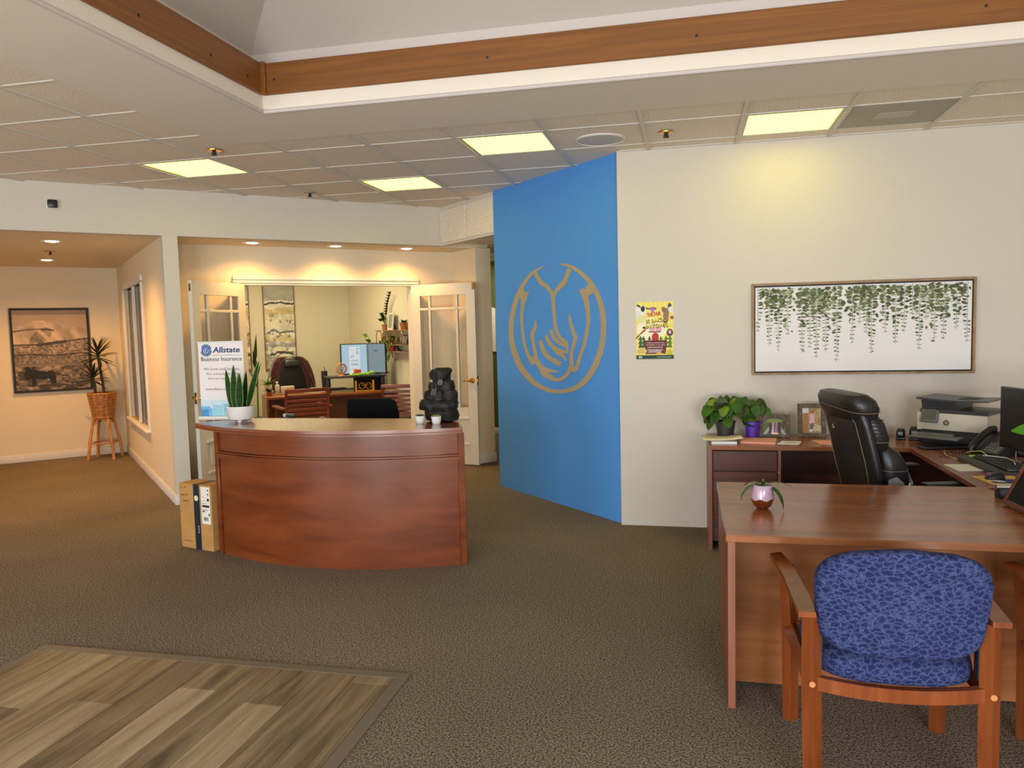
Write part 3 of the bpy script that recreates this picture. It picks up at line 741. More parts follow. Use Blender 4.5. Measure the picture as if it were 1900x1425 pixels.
for (x0, y0), (x1, y1) in zip(ro, ri):
    A, B = K(x0, y0), K(x1, y1); rs.append([Vector((A[0], 0, A[1])), Vector((B[0], 0, B[1])), Vector((B[0], -.004, B[1])), Vector((A[0], -.004, A[1]))])
b.rings(rs); b.build('ring', M['gold'], EX, smooth=False)
b = MB()
for pts, wd in (
    ([(413, 285), (445, 345), (470, 378), (515, 410), (548, 455), (562, 500), (568, 570), (575, 650), (580, 720), (598, 790), (630, 838), (668, 870), (683, 912), (683, 965)], [30, 26, 30, 26, 24, 26, 24, 22, 22, 24, 22, 26, 16, 4]),
    ([(703, 262), (668, 345), (640, 392), (600, 430), (572, 480), (562, 520)], [36, 26, 40, 26, 24, 22]),
    ([(470, 372), (446, 383)], [22, 4]), ([(640, 378), (684, 366)], [34, 4]),
    ([(345, 458), (325, 500), (312, 570), (304, 650), (310, 750), (322, 850), (345, 940), (375, 1005), (398, 1052)], [24, 44, 24, 20, 18, 18, 20, 26, 22]),
    ([(268, 470), (300, 478), (330, 480), (363, 448)], [34, 44, 34, 4]), ([(305, 436), (318, 462), (345, 466)], [26, 26, 10]),
    ([(418, 688), (416, 745), (394, 795), (398, 850), (412, 930), (425, 1000), (452, 1060), (500, 1095), (560, 1108), (605, 1108)], [8, 22, 30, 24, 22, 26, 36, 34, 22, 8]),
    ([(398, 1050), (402, 1010), (418, 985)], [24, 30, 20]), ([(475, 1080), (482, 1122), (530, 1150), (580, 1178), (640, 1168), (688, 1122), (712, 1070)], [30, 34, 36, 26, 24, 26, 30]),
    ([(545, 762), (566, 820), (610, 868), (678, 905)], [20, 26, 26, 20]), ([(506, 812), (532, 872), (582, 918), (640, 945), (680, 945)], [20, 26, 26, 26, 20]),
    ([(548, 905), (600, 955), (640, 975), (672, 1022)], [6, 24, 28, 8]), ([(460, 855), (482, 930), (524, 990), (580, 1020), (630, 1042)], [26, 30, 30, 28, 14]), ([(520, 985), (570, 1030), (632, 1068)], [20, 20, 4]),
    ([(699, 630), (709, 710), (730, 785), (748, 830), (735, 885), (718, 960), (716, 1030), (720, 1085)], [8, 20, 26, 30, 24, 22, 26, 30]),
    ([(800, 430), (826, 480), (846, 570), (855, 680), (845, 780), (820, 890), (788, 985), (758, 1080), (735, 1112)], [36, 44, 32, 26, 24, 24, 24, 26, 14]),
    ([(888, 420), (850, 455), (815, 455), (785, 430)], [56, 56, 36, 4]), ([(712, 1080), (735, 1092), (760, 1082)], [20, 40, 20]), ([(862, 395), (852, 425)], [30, 30])):
    ribbon(b, pts, [q * 1.16 for q in wd])
b.build('hands', M['gold'], EX, smooth=False)

def poster(U, V):
    im = np.ones(U.shape + (3,)) * np.array([238, 220, 96.])
    ray_ = (np.sin(np.arctan2(U - .5, V - .55) * 24) > 0); im = mixc(im, ray_ * .35, (250, 240, 170))
    im = mixc(im, ell(U, V, .42, .52, .40, .20), (246, 240, 200))
    im = mixc(im, ell(U, V, .12, .84, .16, .10), (236, 232, 226)); im = mixc(im, ell(U, V, .19, .88, .055, .05), (40, 36, 36)); im = mixc(im, ell(U, V, .08, .93, .06, .018, -.3), (60, 44, 40)); im = mixc(im, ell(U, V, .31, .885, .05, .014, -.2), (70, 50, 44)); im = mixc(im, ell(U, V, .05, .78, .07, .07), (225, 222, 218))
    im = mixc(im, ell(U, V, .45, .88, .10, .026), (150, 84, 150)); im = mixc(im, ell(U, V, .45, .845, .04, .04), (186, 130, 190))
    im = mixc(im, ell(U, V, .90, .92, .05, .05), (70, 70, 74)); im = mixc(im, ell(U, V, .93, .86, .07, .05), (226, 224, 222)); im = mixc(im, ell(U, V, .96, .72, .05, .03), (170, 70, 60))
    im = mixc(im, ell(U, V, .80, .74, .075, .15, -.2), (150, 116, 92)); im = mixc(im, ell(U, V, .74, .86, .05, .05), (134, 100, 78)); im = mixc(im, ell(U, V, .76, .60, .02, .07), (60, 50, 46)); im = mixc(im, ell(U, V, .83, .60, .015, .06), (60, 50, 46))
    im = mixc(im, ell(U, V, .15, .70, .11, .07), (226, 220, 160))
    im = mixc(im, poly(U, V, [(0, .38), (.18, .50), (.27, .55), (.26, .50), (.10, .42), (0, .34)]), (160, 92, 44)); im = mixc(im, ell(U, V, .22, .55, .05, .02), (70, 40, 28))
    im = mixc(im, ell(U, V, .44, .52, .08, .05), (232, 170, 180)); im = mixc(im, ell(U, V, .60, .515, .08, .045), (232, 160, 172)); im = mixc(im, ell(U, V, .50, .475, .18, .012), (70, 46, 50))
    im = mixc(im, ell(U, V, .90, .46, .085, .065), (92, 60, 56)); im = mixc(im, ell(U, V, .90, .47, .035, .03), (224, 190, 196))
    for cx, s_ in ((.12, .13), (.20, .1), (.36, .09), (.66, .09), (.80, .1), (.90, .13)):
        for k in range(3): im = mixc(im, poly(U, V, [(cx - s_ * .5, .20 + k * .07), (cx + s_ * .5, .20 + k * .07), (cx, .32 + k * .045)]), (58 + 30 * (cx > .6), 96 + 24 * (cx > .6), 44))
    im = mixc(im, poly(U, V, [(.42, .30), (.61, .30), (.61, .41), (.57, .45), (.515, .465), (.46, .45), (.42, .41)]), (190, 40, 44))
    im = mixc(im, poly(U, V, [(.24, .09), (.80, .09), (.82, .33), (.22, .33)]), (116, 44, 40)); im = mixc(im, poly(U, V, [(.22, .30), (.82, .30), (.82, .325), (.22, .325)]), (86, 30, 28))
    im = mixc(im, ell(U, V, .62, .09, .09, .02), (230, 190, 50)); im = mixc(im, ell(U, V, .88, .11, .10, .05), (206, 190, 60)); im = mixc(im, ell(U, V, .15, .14, .14, .05), (214, 190, 110))
    im = mixc(im, (V < .065).astype(float), (40, 62, 44)); im = mixc(im, ((V > .02) & (V < .05) & (U > .55) & (U < .94)).astype(float), (96, 120, 92)); im = mixc(im, ((V > .02) & (V < .05) & (U > .07) & (U < .16)).astype(float), (190, 190, 180))
    return im
PS = thing('fair_poster', 'bright yellow county fair poster taped beside the blue wall', 'poster', (-.256, 6.1, 1.312), 0)
b = MB(); b.box((-.1425, -.0015, 0), (.1425, 0, .44)); b.build('sheet', M['paper'], PS, smooth=False)
panel('artwork', .285, .44, 76, 116, poster, M['print'], PS, y=-.0025)
for txt, z, x, wd, m_, rot in (('THE FAIR', .325, -.055, .105, 'ink_red', .12), ('IS BACK', .278, -.068, .150, 'ink_yellow', .10), ('IN TOWN', .238, -.068, .165, 'ink_yellow', .08)):
    q = text('lettering', txt, PS, (x, -.0055, z), M[m_], height=.030, width=wd, rot=(PI / 2, -rot, 0), bold=.03)
    if m_ == 'ink_yellow': text('lettering', txt, PS, (x + .003, -.0042, z - .004), M['ink'], height=.030, width=wd, rot=(PI / 2, -rot, 0), bold=.06)
text('lettering', 'NEVADA COUNTY FAIR', PS, (-.06, -.004, .121), M['ink_white'], height=.008, width=.13)
text('lettering', 'AUGUST 11-15, 2021', PS, (-.063, -.004, .104), M['ink_white'], height=.011, width=.138)
b = MB()
for z, x0, x1 in ((.088, -.055, .06), (.070, -.056, .062), (.060, -.048, .052), (.051, -.05, .046)): b.box((x0, -.0045, z), (x1, -.003, z + .004))
b.build('small_print', M['ink_white'], PS, smooth=False)

# ================================================================= PICTURES ON WALLS
def picture(name, label, loc, rz, W, H, fw, depth, fmat, inner=None, cat='picture', group=None, liner=None):
    t = thing(name, label, cat, loc, rz, group)
    b = MB()
    b.box((-W / 2, -depth, 0), (-W / 2 + fw, 0, H), .001); b.box((W / 2 - fw, -depth, 0), (W / 2, 0, H), .001)
    b.box((-W / 2 + fw, -depth, 0), (W / 2 - fw, 0, fw), .001); b.box((-W / 2 + fw, -depth, H - fw), (W / 2 - fw, 0, H), .001)
    b.build('frame', fmat, t, smooth=False)
    b = MB(); b.box((-W / 2 + fw, -depth * .45, fw), (W / 2 - fw, 0, H - fw)); b.build('backing', liner or M['ink'], t, smooth=False)
    if inner:
        g, fn, nx, ny = inner
        b = MB(); b.box((-W / 2 + fw + g, -depth * .8, fw + g), (W / 2 - fw - g, -depth * .45, H - fw - g)); b.build('canvas', M['paper'], t, smooth=False)
        panel('artwork', W - 2 * (fw + g), H - 2 * (fw + g), nx, ny, fn, M['print'], t, y=-depth * .8 - .001, z0=fw + g)
    return t
def horse(U, V):
    n1 = fbm(U * 9, V * 9, 3, 5); n2 = fbm(U * 40, V * 46, 9, 3); g = np.ones(U.shape) * 150.
    g = 152 + 26 * fbm(U * 2, V * 7, 1) - 30 * (V > .94)
    ridge = .80 + .09 * np.exp(-((U - .36) / .20) ** 2) + .05 * np.exp(-((U - .72) / .2) ** 2) - .05 * U + .015 * (n1 - .5)
    mt = V < ridge
    slope = fbm(U * 7 + V * 6, V * 5 - U * 3, 21, 5)
    g = np.where(mt, 150 + 120 * (slope - .35), g)
    g = np.where(mt & (np.abs(V - (.735 + .03 * np.sin(U * 5))) < .01) & (U < .55), 100, g)
    g = np.where(mt & (ell(U, V, .36, .66, .18, .09, .6) > 0), g - 46 * (fbm(U * 14 + V * 12, V * 6, 5) > .45), g)
    hill = .57 + .10 * np.clip(U - .35, 0, 1) + .01 * (n1 - .5)
    g = np.where(V < hill, 96 + 150 * (n2 - .38) + 30 * n1, g); g = np.where(np.abs(V - hill) < .008 + .01 * (U > .3) * (U < .7), 60, g)
    g = np.where(np.abs(V - (.44 + .01 * np.sin(U * 9))) < .009, 56, g)
    g = np.where(V < .43, 110 + 130 * (n2 - .45), g); g = np.where(V < .335, 128 + 26 * (n1 - .5), g); g = np.where(np.abs(V - .322) < .004, 90, g)
    gr = fbm(U * 16, V * 30, 31, 4); g = np.where(V < .30, 84 + 190 * (gr - .32), g)
    g = np.where((V < .24) & (fbm(U * 9, V * 34, 41, 4) > .62), 62, g)
    im = np.stack([g * 1.02, g * .90, g * .78], -1)
    d = (22, 18, 17)
    for e in ((.185, .235, .075, .045, -.9), (.16, .19, .05, .06, 0), (.24, .20, .09, .062, 0), (.36, .185, .13, .050, 0), (.46, .19, .065, .055, 0)): im = mixc(im, ell(U, V, *e), d)
    im = mixc(im, poly(U, V, [(.20, .17), (.26, .17), (.255, .06), (.215, .05)]), d); im = mixc(im, poly(U, V, [(.42, .17), (.53, .17), (.53, .08), (.47, .075), (.44, .14)]), d)
    im = mixc(im, poly(U, V, [(.215, .27), (.245, .30), (.25, .26)]), d)
    return im
p = uvp(.328, 11.72, .885)
picture('framed_horse_print', 'black framed brown print of a dark horse below mountains', p, R45, .885, 1.08, .022, .035, M['ink'], (.006, horse, 120, 140))

def sea(seed):
    def f(U, V):
        n = fbm(U * 3, V * 12, seed, 5); n2 = fbm(U * 10, V * 26, seed + 7, 4)
        im = np.ones(U.shape + (3,)) * np.array([168, 170, 162.]) + (n2[..., None] - .5) * 20
        def band(v0, v1, col, ed=.04):
            nonlocal im
            e = (fbm(U * 4, V * 3, seed + int(v0 * 50), 4) - .5) * ed * 2
            im = mixc(im, ((V + e > v0) & (V + e < v1)).astype(float), col)
        band(0, .80, (214, 208, 186), .03); band(.76, .82, (226, 222, 206), .05); band(.775, .80, (70, 70, 74), .04)
        band(.66, .74, (196, 176, 128), .03); band(.58, .64, (206, 200, 170), .03); band(.46, .50, (206, 200, 188)); band(.43, .455, (104, 104, 110), .05)
        band(.32, .40, (200, 180, 136), .05); band(.25, .31, (160, 158, 160), .05); band(.20, .25, (222, 214, 190), .03); band(.16, .19, (70, 66, 62), .05); band(0, .14, (168, 160, 152), .04)
        im = im + (n[..., None] - .5) * 44; im = mixc(im, ((n2 > .66) & (V < .7)).astype(float) * .6, (96, 92, 86)); im = mixc(im, ((n2 < .33) & (V < .76)) * .6, (236, 230, 214))
        return im
    return f
PA = 'abstract seascape canvases'
picture('abstract_canvas', 'tall abstract seascape canvas behind the black office chair', uvp(3.44, 12.3, 1.0), R45, .49, 1.31, .012, .04, M['frame_tan'], (.004, sea(4), 46, 120), group=PA)
picture('abstract_canvas', 'tall abstract seascape canvas cut off behind the left door', uvp(2.74, 12.3, 1.0), R45, .49, 1.31, .012, .04, M['frame_tan'], (.004, sea(17), 46, 120), group=PA)

# eucalyptus canvas: leaves are flat paint on the canvas
ec = picture('eucalyptus_canvas', 'wide white canvas of hanging eucalyptus vines in slim wood frame', (1.212, 6.1, 1.183), 0, 1.505, .675, .016, .045, M['frame_tan'], None, liner=M['ink'])
b = MB(); b.box((-.728, -.034, .026), (.728, -.018, .649)); b.build('canvas', mat('canvas_white', (.80, .77, .76), .85, spec=.1), ec, smooth=False)
def flat_leaf(mb, cx, cz, l, w_, a, y):
    c, s = math.cos(a), math.sin(a); pr = [(0, 0), (.2, .38), (.5, .5), (.8, .36), (1, 0), (.8, -.36), (.5, -.5), (.2, -.38)]
    pts = [(cx + (px * l) * c - (pz * w_) * s, y, cz + (px * l) * s + (pz * w_) * c) for px, pz in pr]
    if all(-.726 < q[0] < .726 and .028 < q[2] < .647 for q in pts): mb.bm.faces.new([mb.bm.verts.new(q) for q in pts])
rng = random.Random(3)
vines = [(-.71, .32), (-.63, .22), (-.565, .17), (-.50, .30), (-.40, .16), (-.345, .20), (-.30, .12), (-.235, .16), (-.16, .09), (-.055, .23), (-.005, .36), (.04, .29), (.075, .15), (.165, .30), (.235, .22), (.29, .29), (.345, .42), (.39, .17), (.435, .38), (.49, .25), (.55, .24), (.63, .31), (.70, .23)]
lay = [MB(), MB(), MB()]; sb = MB()
for vi, (x, zend) in enumerate(vines):
    z = .645; k = 0
    xs = x
    sb.box((x - .0012, -.0346, zend), (x + .0012, -.0342, .645))
    while z > zend:
        t_ = (z - zend) / (.645 - zend); sz = .012 + .030 * min(1, t_ * 1.3)
        for s in (-1, 1):
            a = rng.uniform(-.5, .35); a = a if s > 0 else PI - a
            flat_leaf(lay[rng.choice((0, 0, 1, 1, 2))], x + s * .002, z + rng.uniform(-.004, .004), sz * rng.uniform(.7, 1.2), sz * rng.uniform(.2, .75), a, -.0346 - .0004 * rng.random())
        z -= .020 + .010 * (1 - t_)
for k in range(330):   # denser foliage along the top edge
    cl = rng.choice((-.60, -.42, -.38, -.22, -.18, -.02, .03, .22, .5, .54, .68)); x = cl + rng.gauss(0, .075); dep = abs(rng.gauss(0, .115)) * (1.35 if cl in (-.38, -.22, -.18, .5, .54) else .9)
    z = .640 - dep; sz = rng.uniform(.022, .040)
    flat_leaf(lay[rng.choice((0, 0, 1, 1, 2))], x, z, sz, sz * rng.uniform(.35, .8), rng.uniform(-PI, PI), -.035 - .0008 * rng.random())
for mb_, col, nm in ((lay[0], rgb(86, 96, 66), 'painted_leaves'), (lay[1], rgb(114, 122, 88), 'painted_leaves'), (lay[2], rgb(156, 162, 130), 'painted_leaves')):
    mb_.build(nm, mat('leaf_paint', col, .85, spec=.1, var=(60, .25)), ec, smooth=False, kind='stuff')
sb.build('painted_stems', mat('stem_paint', rgb(96, 100, 74), .85), ec, smooth=False, kind='stuff')

# ================================================================= RECEPTION
RX, RC, RR = -2.40, 4.705, 1.93            # counter centre x, front of bulge, radius
def arc(r, x0, x1, n=28, lift=0):
    return [(x, RC + RR - math.sqrt(r * r - (x - RX) ** 2)) for x in np.linspace(x0, x1, n)]
cx0, cx1 = -3.312, -1.488
RT = thing('reception_counter', 'bowed cherry wood reception counter on the carpet', 'counter', (RX, RC, 0))
def sh(pts): return [(x - RX, y - RC) for x, y in pts]
def curved(r0, r1, xa, xb, z0, z1):
    return sh(arc(r0, xa, xb)), sh(arc(r1, xa, xb))[::-1], z0, z1
def slab(name, r_out, r_in, xa, xb, z0, z1, m):
    b = MB(); b.prism(sh(arc(r_out, xa, xb)) + sh(arc(r_in, xa, xb))[::-1], z0, z1); return b.build(name, m, RT)
slab('lower_panel', RR, RR - .02, cx0 + .03, cx1 - .02, .0, .70, M['cherry'])
slab('upper_panel', RR - .004, RR - .024, cx0 + .03, cx1 - .02, .755, .898, M['cherry'])
for z0, z1, e in ((.700, .716, .010), (.718, .738, .020), (.740, .752, .008)):
    slab('rail_moulding', RR + e, RR - .02, cx0 + .005, cx1 - .004, z0, z1, M['cherry'])
b = MB(); top = sh(arc(RR + .042, -3.555, -1.462)); b.prism(top + [(-1.64 - RX, 5.36 - RC), (-3.33 - RX, 5.36 - RC)], .898, .935)
b.build('counter_top', M['cherry_top'], RT)
slab('top_edge_band', RR + .048, RR + .040, -3.553, -1.464, .905, .915, M['cherry'])
for sg in (-1, 1):
    ex = (cx0 if sg < 0 else cx1) - RX; ey = arc(RR, cx0, cx1)[0][1] - RC
    a_ = math.atan2(RR - ey, -ex)                  # towards the arc centre
    b = MB(); b.box((-.014, -.022, 0), (.62, .022, .898), .003)
    q = b.build('end_panel', M['cherry'], RT); q.location = (ex, ey, 0); q.rotation_euler = (0, 0, a_)
b = MB(); b.box((-.60, .50, .70), (.60, .95, .735), .003); b.build('work_surface', M['cherry_top'], RT, smooth=False)

# cardboard box beside the counter
ang = math.atan2(4.939 - 5.042, -3.368 + 3.728)
BX = thing('cardboard_box', 'tall shipping carton with dark tape strip, left of the reception counter', 'box', (-3.728, 5.042, 0), ang)
bw, bd, bh = .345, .16, .487
b = MB(); b.box((0, 0, 0), (bw, bd, bh), .003); b.build('carton', M['cardboard'], BX, smooth=False)
b = MB(); b.box((.158, -.001, 0), (.222, .0, bh)); b.box((.158, -.001, bh), (.222, bd + .001, bh + .001)); b.build('tape', M['tape'], BX, smooth=False)
b = MB(); b.lathe([(.001, 0), (.021, 0), (.021, .001), (.001, .001)], n=20); o = b.build('round_sticker', M['paper_y'], BX); o.location = (.188, -.0015, .385); o.rotation_euler = (PI / 2, 0, 0)
b = MB(); b.box((.240, -.0015, .20), (.332, 0, .475)); b.build('shipping_label', M['paper'], BX, smooth=False)
b = MB()
for x, wd in ((.26, .003), (.266, .002), (.27, .005), (.278, .002), (.283, .004), (.29, .002), (.296, .005), (.304, .003)): b.box((x, -.0022, .225), (x + wd, -.0014, .252))
for x0, x1, z, h in ((.25, .325, .325, .016), (.25, .31, .303, .004), (.25, .276, .288, .009), (.255, .27, .397, .004), (.255, .275, .372, .003), (.25, .295, .352, .003), (.302, .324, .372, .02), (.315, .326, .262, .018)): b.box((x0, -.0022, z), (x1, -.0014, z + h))
b.prism_y([(.305, .447), (.323, .447), (.314, .463)], -.0022, -.0014); b.prism_y([(.305, .427), (.323, .427), (.314, .412)], -.0022, -.0014)
b.build('label_print', M['ink'], BX, smooth=False, kind='stuff')
b = MB()
for x0, x1, z, h in ((.022, .045, .452, .006), (.062, .085, .455, .006), (.028, .06, .395, .010), (.075, .09, .398, .012), (.04, .10, .352, .008), (.03, .035, .05, .008), (.038, .125, .052, .006)): b.box((x0, -.001, z), (x1, .0, z + h))
b.build('carton_print', M['card_in'], BX, smooth=False, kind='stuff')
text('lettering', 'prime', BX, (.196, -.0018, .18), M['ink_white'], height=.018, width=.055, rot=(PI / 2, PI / 2, 0))
b = MB(); b.box((.17, .03, bh + .0005), (.21, .12, bh + .0015)); b.build('tape_tear', M['card_in'], BX, smooth=False)

# retractable table banner
BN = thing('table_banner', 'white retractable insurance banner standing on the counter', 'banner', (-3.468, 5.27, .935), math.radians(3))
b = MB(); b.box((-.190, -.035, 0), (.190, .035, .028), .006, 2); b.build('base', M['white'], BN)
b = MB(); b.box((-.192, -.008, .585), (.192, .008, .597), .003, 2); b.build('top_rail', M['white'], BN)
b = MB(); b.cyl((0, .012, .02), (0, .012, .59), .004, n=8); b.build('support_rod', M['silver'], BN)
def bann(U, V):
    im = np.ones(U.shape + (3,)) * np.array([236, 228, 224.])
    im = mixc(im, (V < .22) * .75, (190, 216, 232)); im = mixc(im, (V < .30) * .3, (214, 226, 234))
    for x0, x1, v1, c in ((0, .34, .10, (84, 158, 206)), (0, .2, .135, (110, 176, 214)), (.2, .52, .09, (120, 186, 216)), (.28, .58, .15, (150, 204, 222)), (.5, 1, .16, (128, 194, 218)), (.34, .60, .06, (150, 206, 214)), (.6, 1, .11, (104, 180, 212)), (0, .16, .08, (56, 138, 196)), (.24, .27, .2, (176, 210, 228)), (.47, .5, .24, (186, 214, 230))):
        im = mixc(im, ((U >= x0) & (U < x1) & (V < v1)) * .85, c)
    return im
panel('sheet', .37, .557, 48, 60, bann, M['print'], BN, y=0, z0=.028)
b = MB(); b.lathe([(.001, 0), (.038, 0), (.038, .001), (.001, .001)], n=32); q = b.build('emblem_disc', mat('emblem_blue', rgb(44, 104, 164), .4), BN); q.location = (-.118, -.0005, .53); q.rotation_euler = (PI / 2, 0, 0)
b = MB()
for r0, r1, a0, a1 in ((.040, .046, .2, 2.6), (.030, .034, 2.0, 5.6), (.040, .047, 3.4, 6.2)):
    b.rings([[Vector((r * math.cos(a), y, r * math.sin(a))) for r, y in ((r0, -.0016), (r1, -.0016), (r1, -.001), (r0, -.001))] for a in np.linspace(a0, a1, 20)])
q = b.build('emblem_arc', mat('emblem_arc', rgb(24, 66, 112), .4), BN); q.location = (-.118, -.0005, .53)
b = MB()
for pts in ([(-.012, .022), (-.004, .008), (0, -.002), (.004, .008), (.012, .022)], [(-.022, .008), (-.018, -.014), (-.008, -.022), (.002, -.026)], [(.022, .008), (.018, -.014), (.008, -.022)], [(-.01, 0), (-.004, -.012), (.006, -.016)]):
    b.tube([(x, -.0025, z) for x, z in pts], .0022, 5)
q = b.build('emblem_hands', M['ink_white'], BN); q.location = (-.118, 0, .53)
text('lettering', 'Allstate', BN, (-.062, -.002, .512), M['ink_navy'], height=.044, width=.225, shear=.12, bold=.022)
b = MB(); b.box((-.076, -.0015, .490), (.166, -.0005, .4925)); b.build('rule_line', M['ink_g'], BN, smooth=False)
text('lettering', 'Business Insurance', BN, (-.166, -.002, .448), M['ink'], height=.032, width=.335)
for k, (x, wd, z, tx) in enumerate(((-.146, .30, .378, 'We know small business.'), (-.128, .27, .343, 'We authentically care.'), (-.116, .26, .308, 'And we want to help.'), (-.138, .29, .225, 'www.allstate.com/business'))):
    text('lettering', tx, BN, (x, -.002, z), M['ink_g'], height=.020, width=wd)

# snake plant on the counter
SP = thing('potted_snake_plant', 'upright snake plant in white footed pot on the counter', 'plant', (-3.225, 5.12, .935))
b = MB(); b.lathe([(.001, .016), (.062, .016), (.086, .026), (.099, .05), (.101, .118), (.098, .121), (.094, .118), (.092, .10), (.001, .10)], n=40); b.build('pot', M['ceramic'], SP)
for k in range(3):
    a = k * 2.094 + .9; b = MB(); b.lathe([(.010, 0), (.014, .010), (.017, .024)], (.062 * math.cos(a), .062 * math.sin(a), 0), 12); b.build('pot_foot', M['ceramic'], SP)
b = MB(); b.lathe([(.001, .104), (.05, .107), (.093, .103)], n=24, cap0=False, cap1=False); b.build('soil', M['soil'], SP)
for x, y, dx, dy, L, W in ((-.055, -.02, -.10, -.05, .305, .050), (-.018, -.045, .02, -.02, .335, .056), (.028, -.055, .05, -.03, .275, .060), (.052, .0, .26, .10, .375, .046), (.012, .03, .06, .06, .285, .044), (-.03, .03, -.06, .12, .27, .036)):
    b = MB(); b.leaf((x, y, .09), (dx, dy, 1), L, W, droop=-.02, n=9, fold=.22, shape=.65, tip=.75, up=(0, -1, .1)); lf = b.build('leaf', M['snake'], SP)
    for s in (-1, 1):
        d = Vector((dx, dy, 1)).normalized(); sd = d.cross(Vector((0, -1, .1))).normalized(); nn = sd.cross(d); p0 = Vector((x, y, .09)); pts = []
        for i in range(10):
            t_ = i / 9; w_ = W * .5 * (max(0, math.sin(PI * t_ ** .75)) ** .65) if 0 < t_ < 1 else W * .02
            pts.append(p0 + d * L * t_ + sd * s * w_ + nn * w_ * .22)
        e = MB(); e.tube(pts, .0018, 5); e.build('leaf_margin', M['snake_edge'], lf)

# rock fountain
FT = thing('tabletop_fountain', 'dark stacked rock tabletop fountain on the counter', 'fountain', (-1.705, 5.205, .935))
def rock(c, sx, sy, sz, seed, hollow=False):
    rr = random.Random(seed); b = MB(); n = 20; rs = []
    prof = [(.55, 0), (.92, .12), (1, .4), (.97, .7), (.86, .95), (.74, 1.0)] + ([(.66, .92), (.55, .66), (.01, .62)] if hollow else [(.4, 1.03), (.01, 1.0)])
    amp = [rr.uniform(.78, 1.16) for _ in range(n)]
    for i in range(2): amp = [(amp[k] * 1.3 + amp[k - 1] * .7) / 2 for k in range(n)]
    for r, z in prof:
        rs.append([Vector((c[0] + sx * r * amp[k] * math.cos(2 * PI * k / n) * rr.uniform(.95, 1.05), c[1] + sy * r * amp[k] * math.sin(2 * PI * k / n) * rr.uniform(.95, 1.05), c[2] + sz * (z + rr.uniform(-.05, .05) * (z > .05)))) for k in range(n)])
    b.rings(rs); return b
for c, sx, sy, sz, hol in (((0, 0, 0), .115, .085, .10, 0), ((-.01, -.005, .075), .153, .105, .085, 1), ((-.082, .02, .148), .050, .05, .065, 0), ((-.035, .0, .135), .075, .06, .088, 0), ((.065, -.012, .135), .060, .055, .09, 0),
                           ((.01, .02, .14), .07, .06, .17, 0), ((-.052, .015, .215), .04, .045, .06, 0), ((.045, -.01, .205), .066, .055, .085, 0), ((-.005, .01, .23), .055, .05, .09, 0), ((0, 0, .290), .082, .062, .075, 1), ((.02, .012, .335), .06, .045, .042, 0)):
    rock(c, sx, sy, sz, int(c[0] * 900 + c[2] * 700), hol).build('rock', M['stone'], FT, ang=24)
for pts in ([(.02, -.06, .30), (.02, -.068, .28), (.018, -.066, .262)], [(-.03, -.052, .235), (-.032, -.066, .215), (-.032, -.07, .19)], [(.008, -.064, .165), (.004, -.08, .15), (.003, -.085, .135)]):
    for dx in (-.012, 0, .013):
        b = MB(); b.tube([(x + dx, y - .002 * abs(dx) * 60, z) for x, y, z in pts], [.004, .0045, .003], 7); b.build('water_stream', M['water'], FT)
b = MB(); b.lathe([(.001, 0), (.095, 0)], (-.01, -.005, .136), 24, sy=.7, cap0=False, cap1=False); b.build('water_pool', M['water'], FT)
def succulent(loc, label, m, m2):
    t = thing('potted_succulent', label, 'succulent', loc, 0, 'two small succulents by the fountain')
    b = MB(); b.lathe([(.001, 0), (.024, 0), (.030, .010), (.036, .054), (.034, .055), (.031, .046), (.001, .044)], n=28); b.build('pot', M['ceramic'], t)
    b = MB()
    for k in range(22):
        a = k * 2.4; e = .25 + .045 * k
        b.leaf((.004 * math.cos(a), .004 * math.sin(a), .046), (math.cos(a), math.sin(a), e), .040 - .001 * k, .017, droop=-.3, n=4, fold=.35, shape=.7, tip=.8)
    b.build('rosette', m, t)
succulent((-1.818, 5.075, .935), 'small dark green succulent in white cup, left of the pair by the fountain', mat('succulent_dark', rgb(60, 96, 76), .5), 0)
succulent((-1.694, 5.055, .935), 'small yellow green succulent in white cup, right of the pair by the fountain', mat('succulent_light', rgb(150, 156, 70), .5), 0)

# black mesh task chair behind the counter
CH = thing('mesh_task_chair', 'black mesh back task chair behind the reception counter', 'chair', (-2.58, 6.28, 0), math.radians(5))
def lofty(name, rows, m, par, n=28, p=4.0, **k):
    """rows: (z, cx, cy, half width, half depth) stacked rounded sections"""
    b = MB(); b.rings([[Vector((x, y, z)) for x, y in sel(n, hx, hy, p, (cx_, cy_))] for z, cx_, cy_, hx, hy in rows]); return b.build(name, m, par, **k)
bk = [(z, 0, -.30 - .05 * ((z - .8) / .2) ** 2 + .02, hw, .018) for z, hw in ((.56, .15), (.575, .19), (.62, .215), (.75, .228), (.9, .222), (.98, .212), (1.01, .20), (1.028, .17))]
lofty('backrest', bk, M['mesh_black'], CH)
lofty('seat', [(.44, 0, -.02, .22, .21), (.455, 0, -.02, .245, .235), (.49, 0, -.02, .25, .24), (.51, 0, -.02, .22, .21)], M['black_matte'], CH)
b = MB(); b.tube([(0, 0, .44), (0, -.22, .44), (0, -.31, .52), (0, -.30, .66)], .022, 8); b.build('back_bar', M['black'], CH)
b = MB(); b.cyl((0, 0, .08), (0, 0, .45), .028, .022, 14); b.build('gas_lift', M['black'], CH)
for s in (-1, 1):
    b = MB(); b.tube([(s * .23, -.02, .46), (s * .285, -.02, .47), (s * .285, -.02, .64)], .014, 8); b.box((s * .285 - .03, -.14, .64), (s * .285 + .03, .12, .665), .008, 2); b.build('armrest', M['black'], CH)
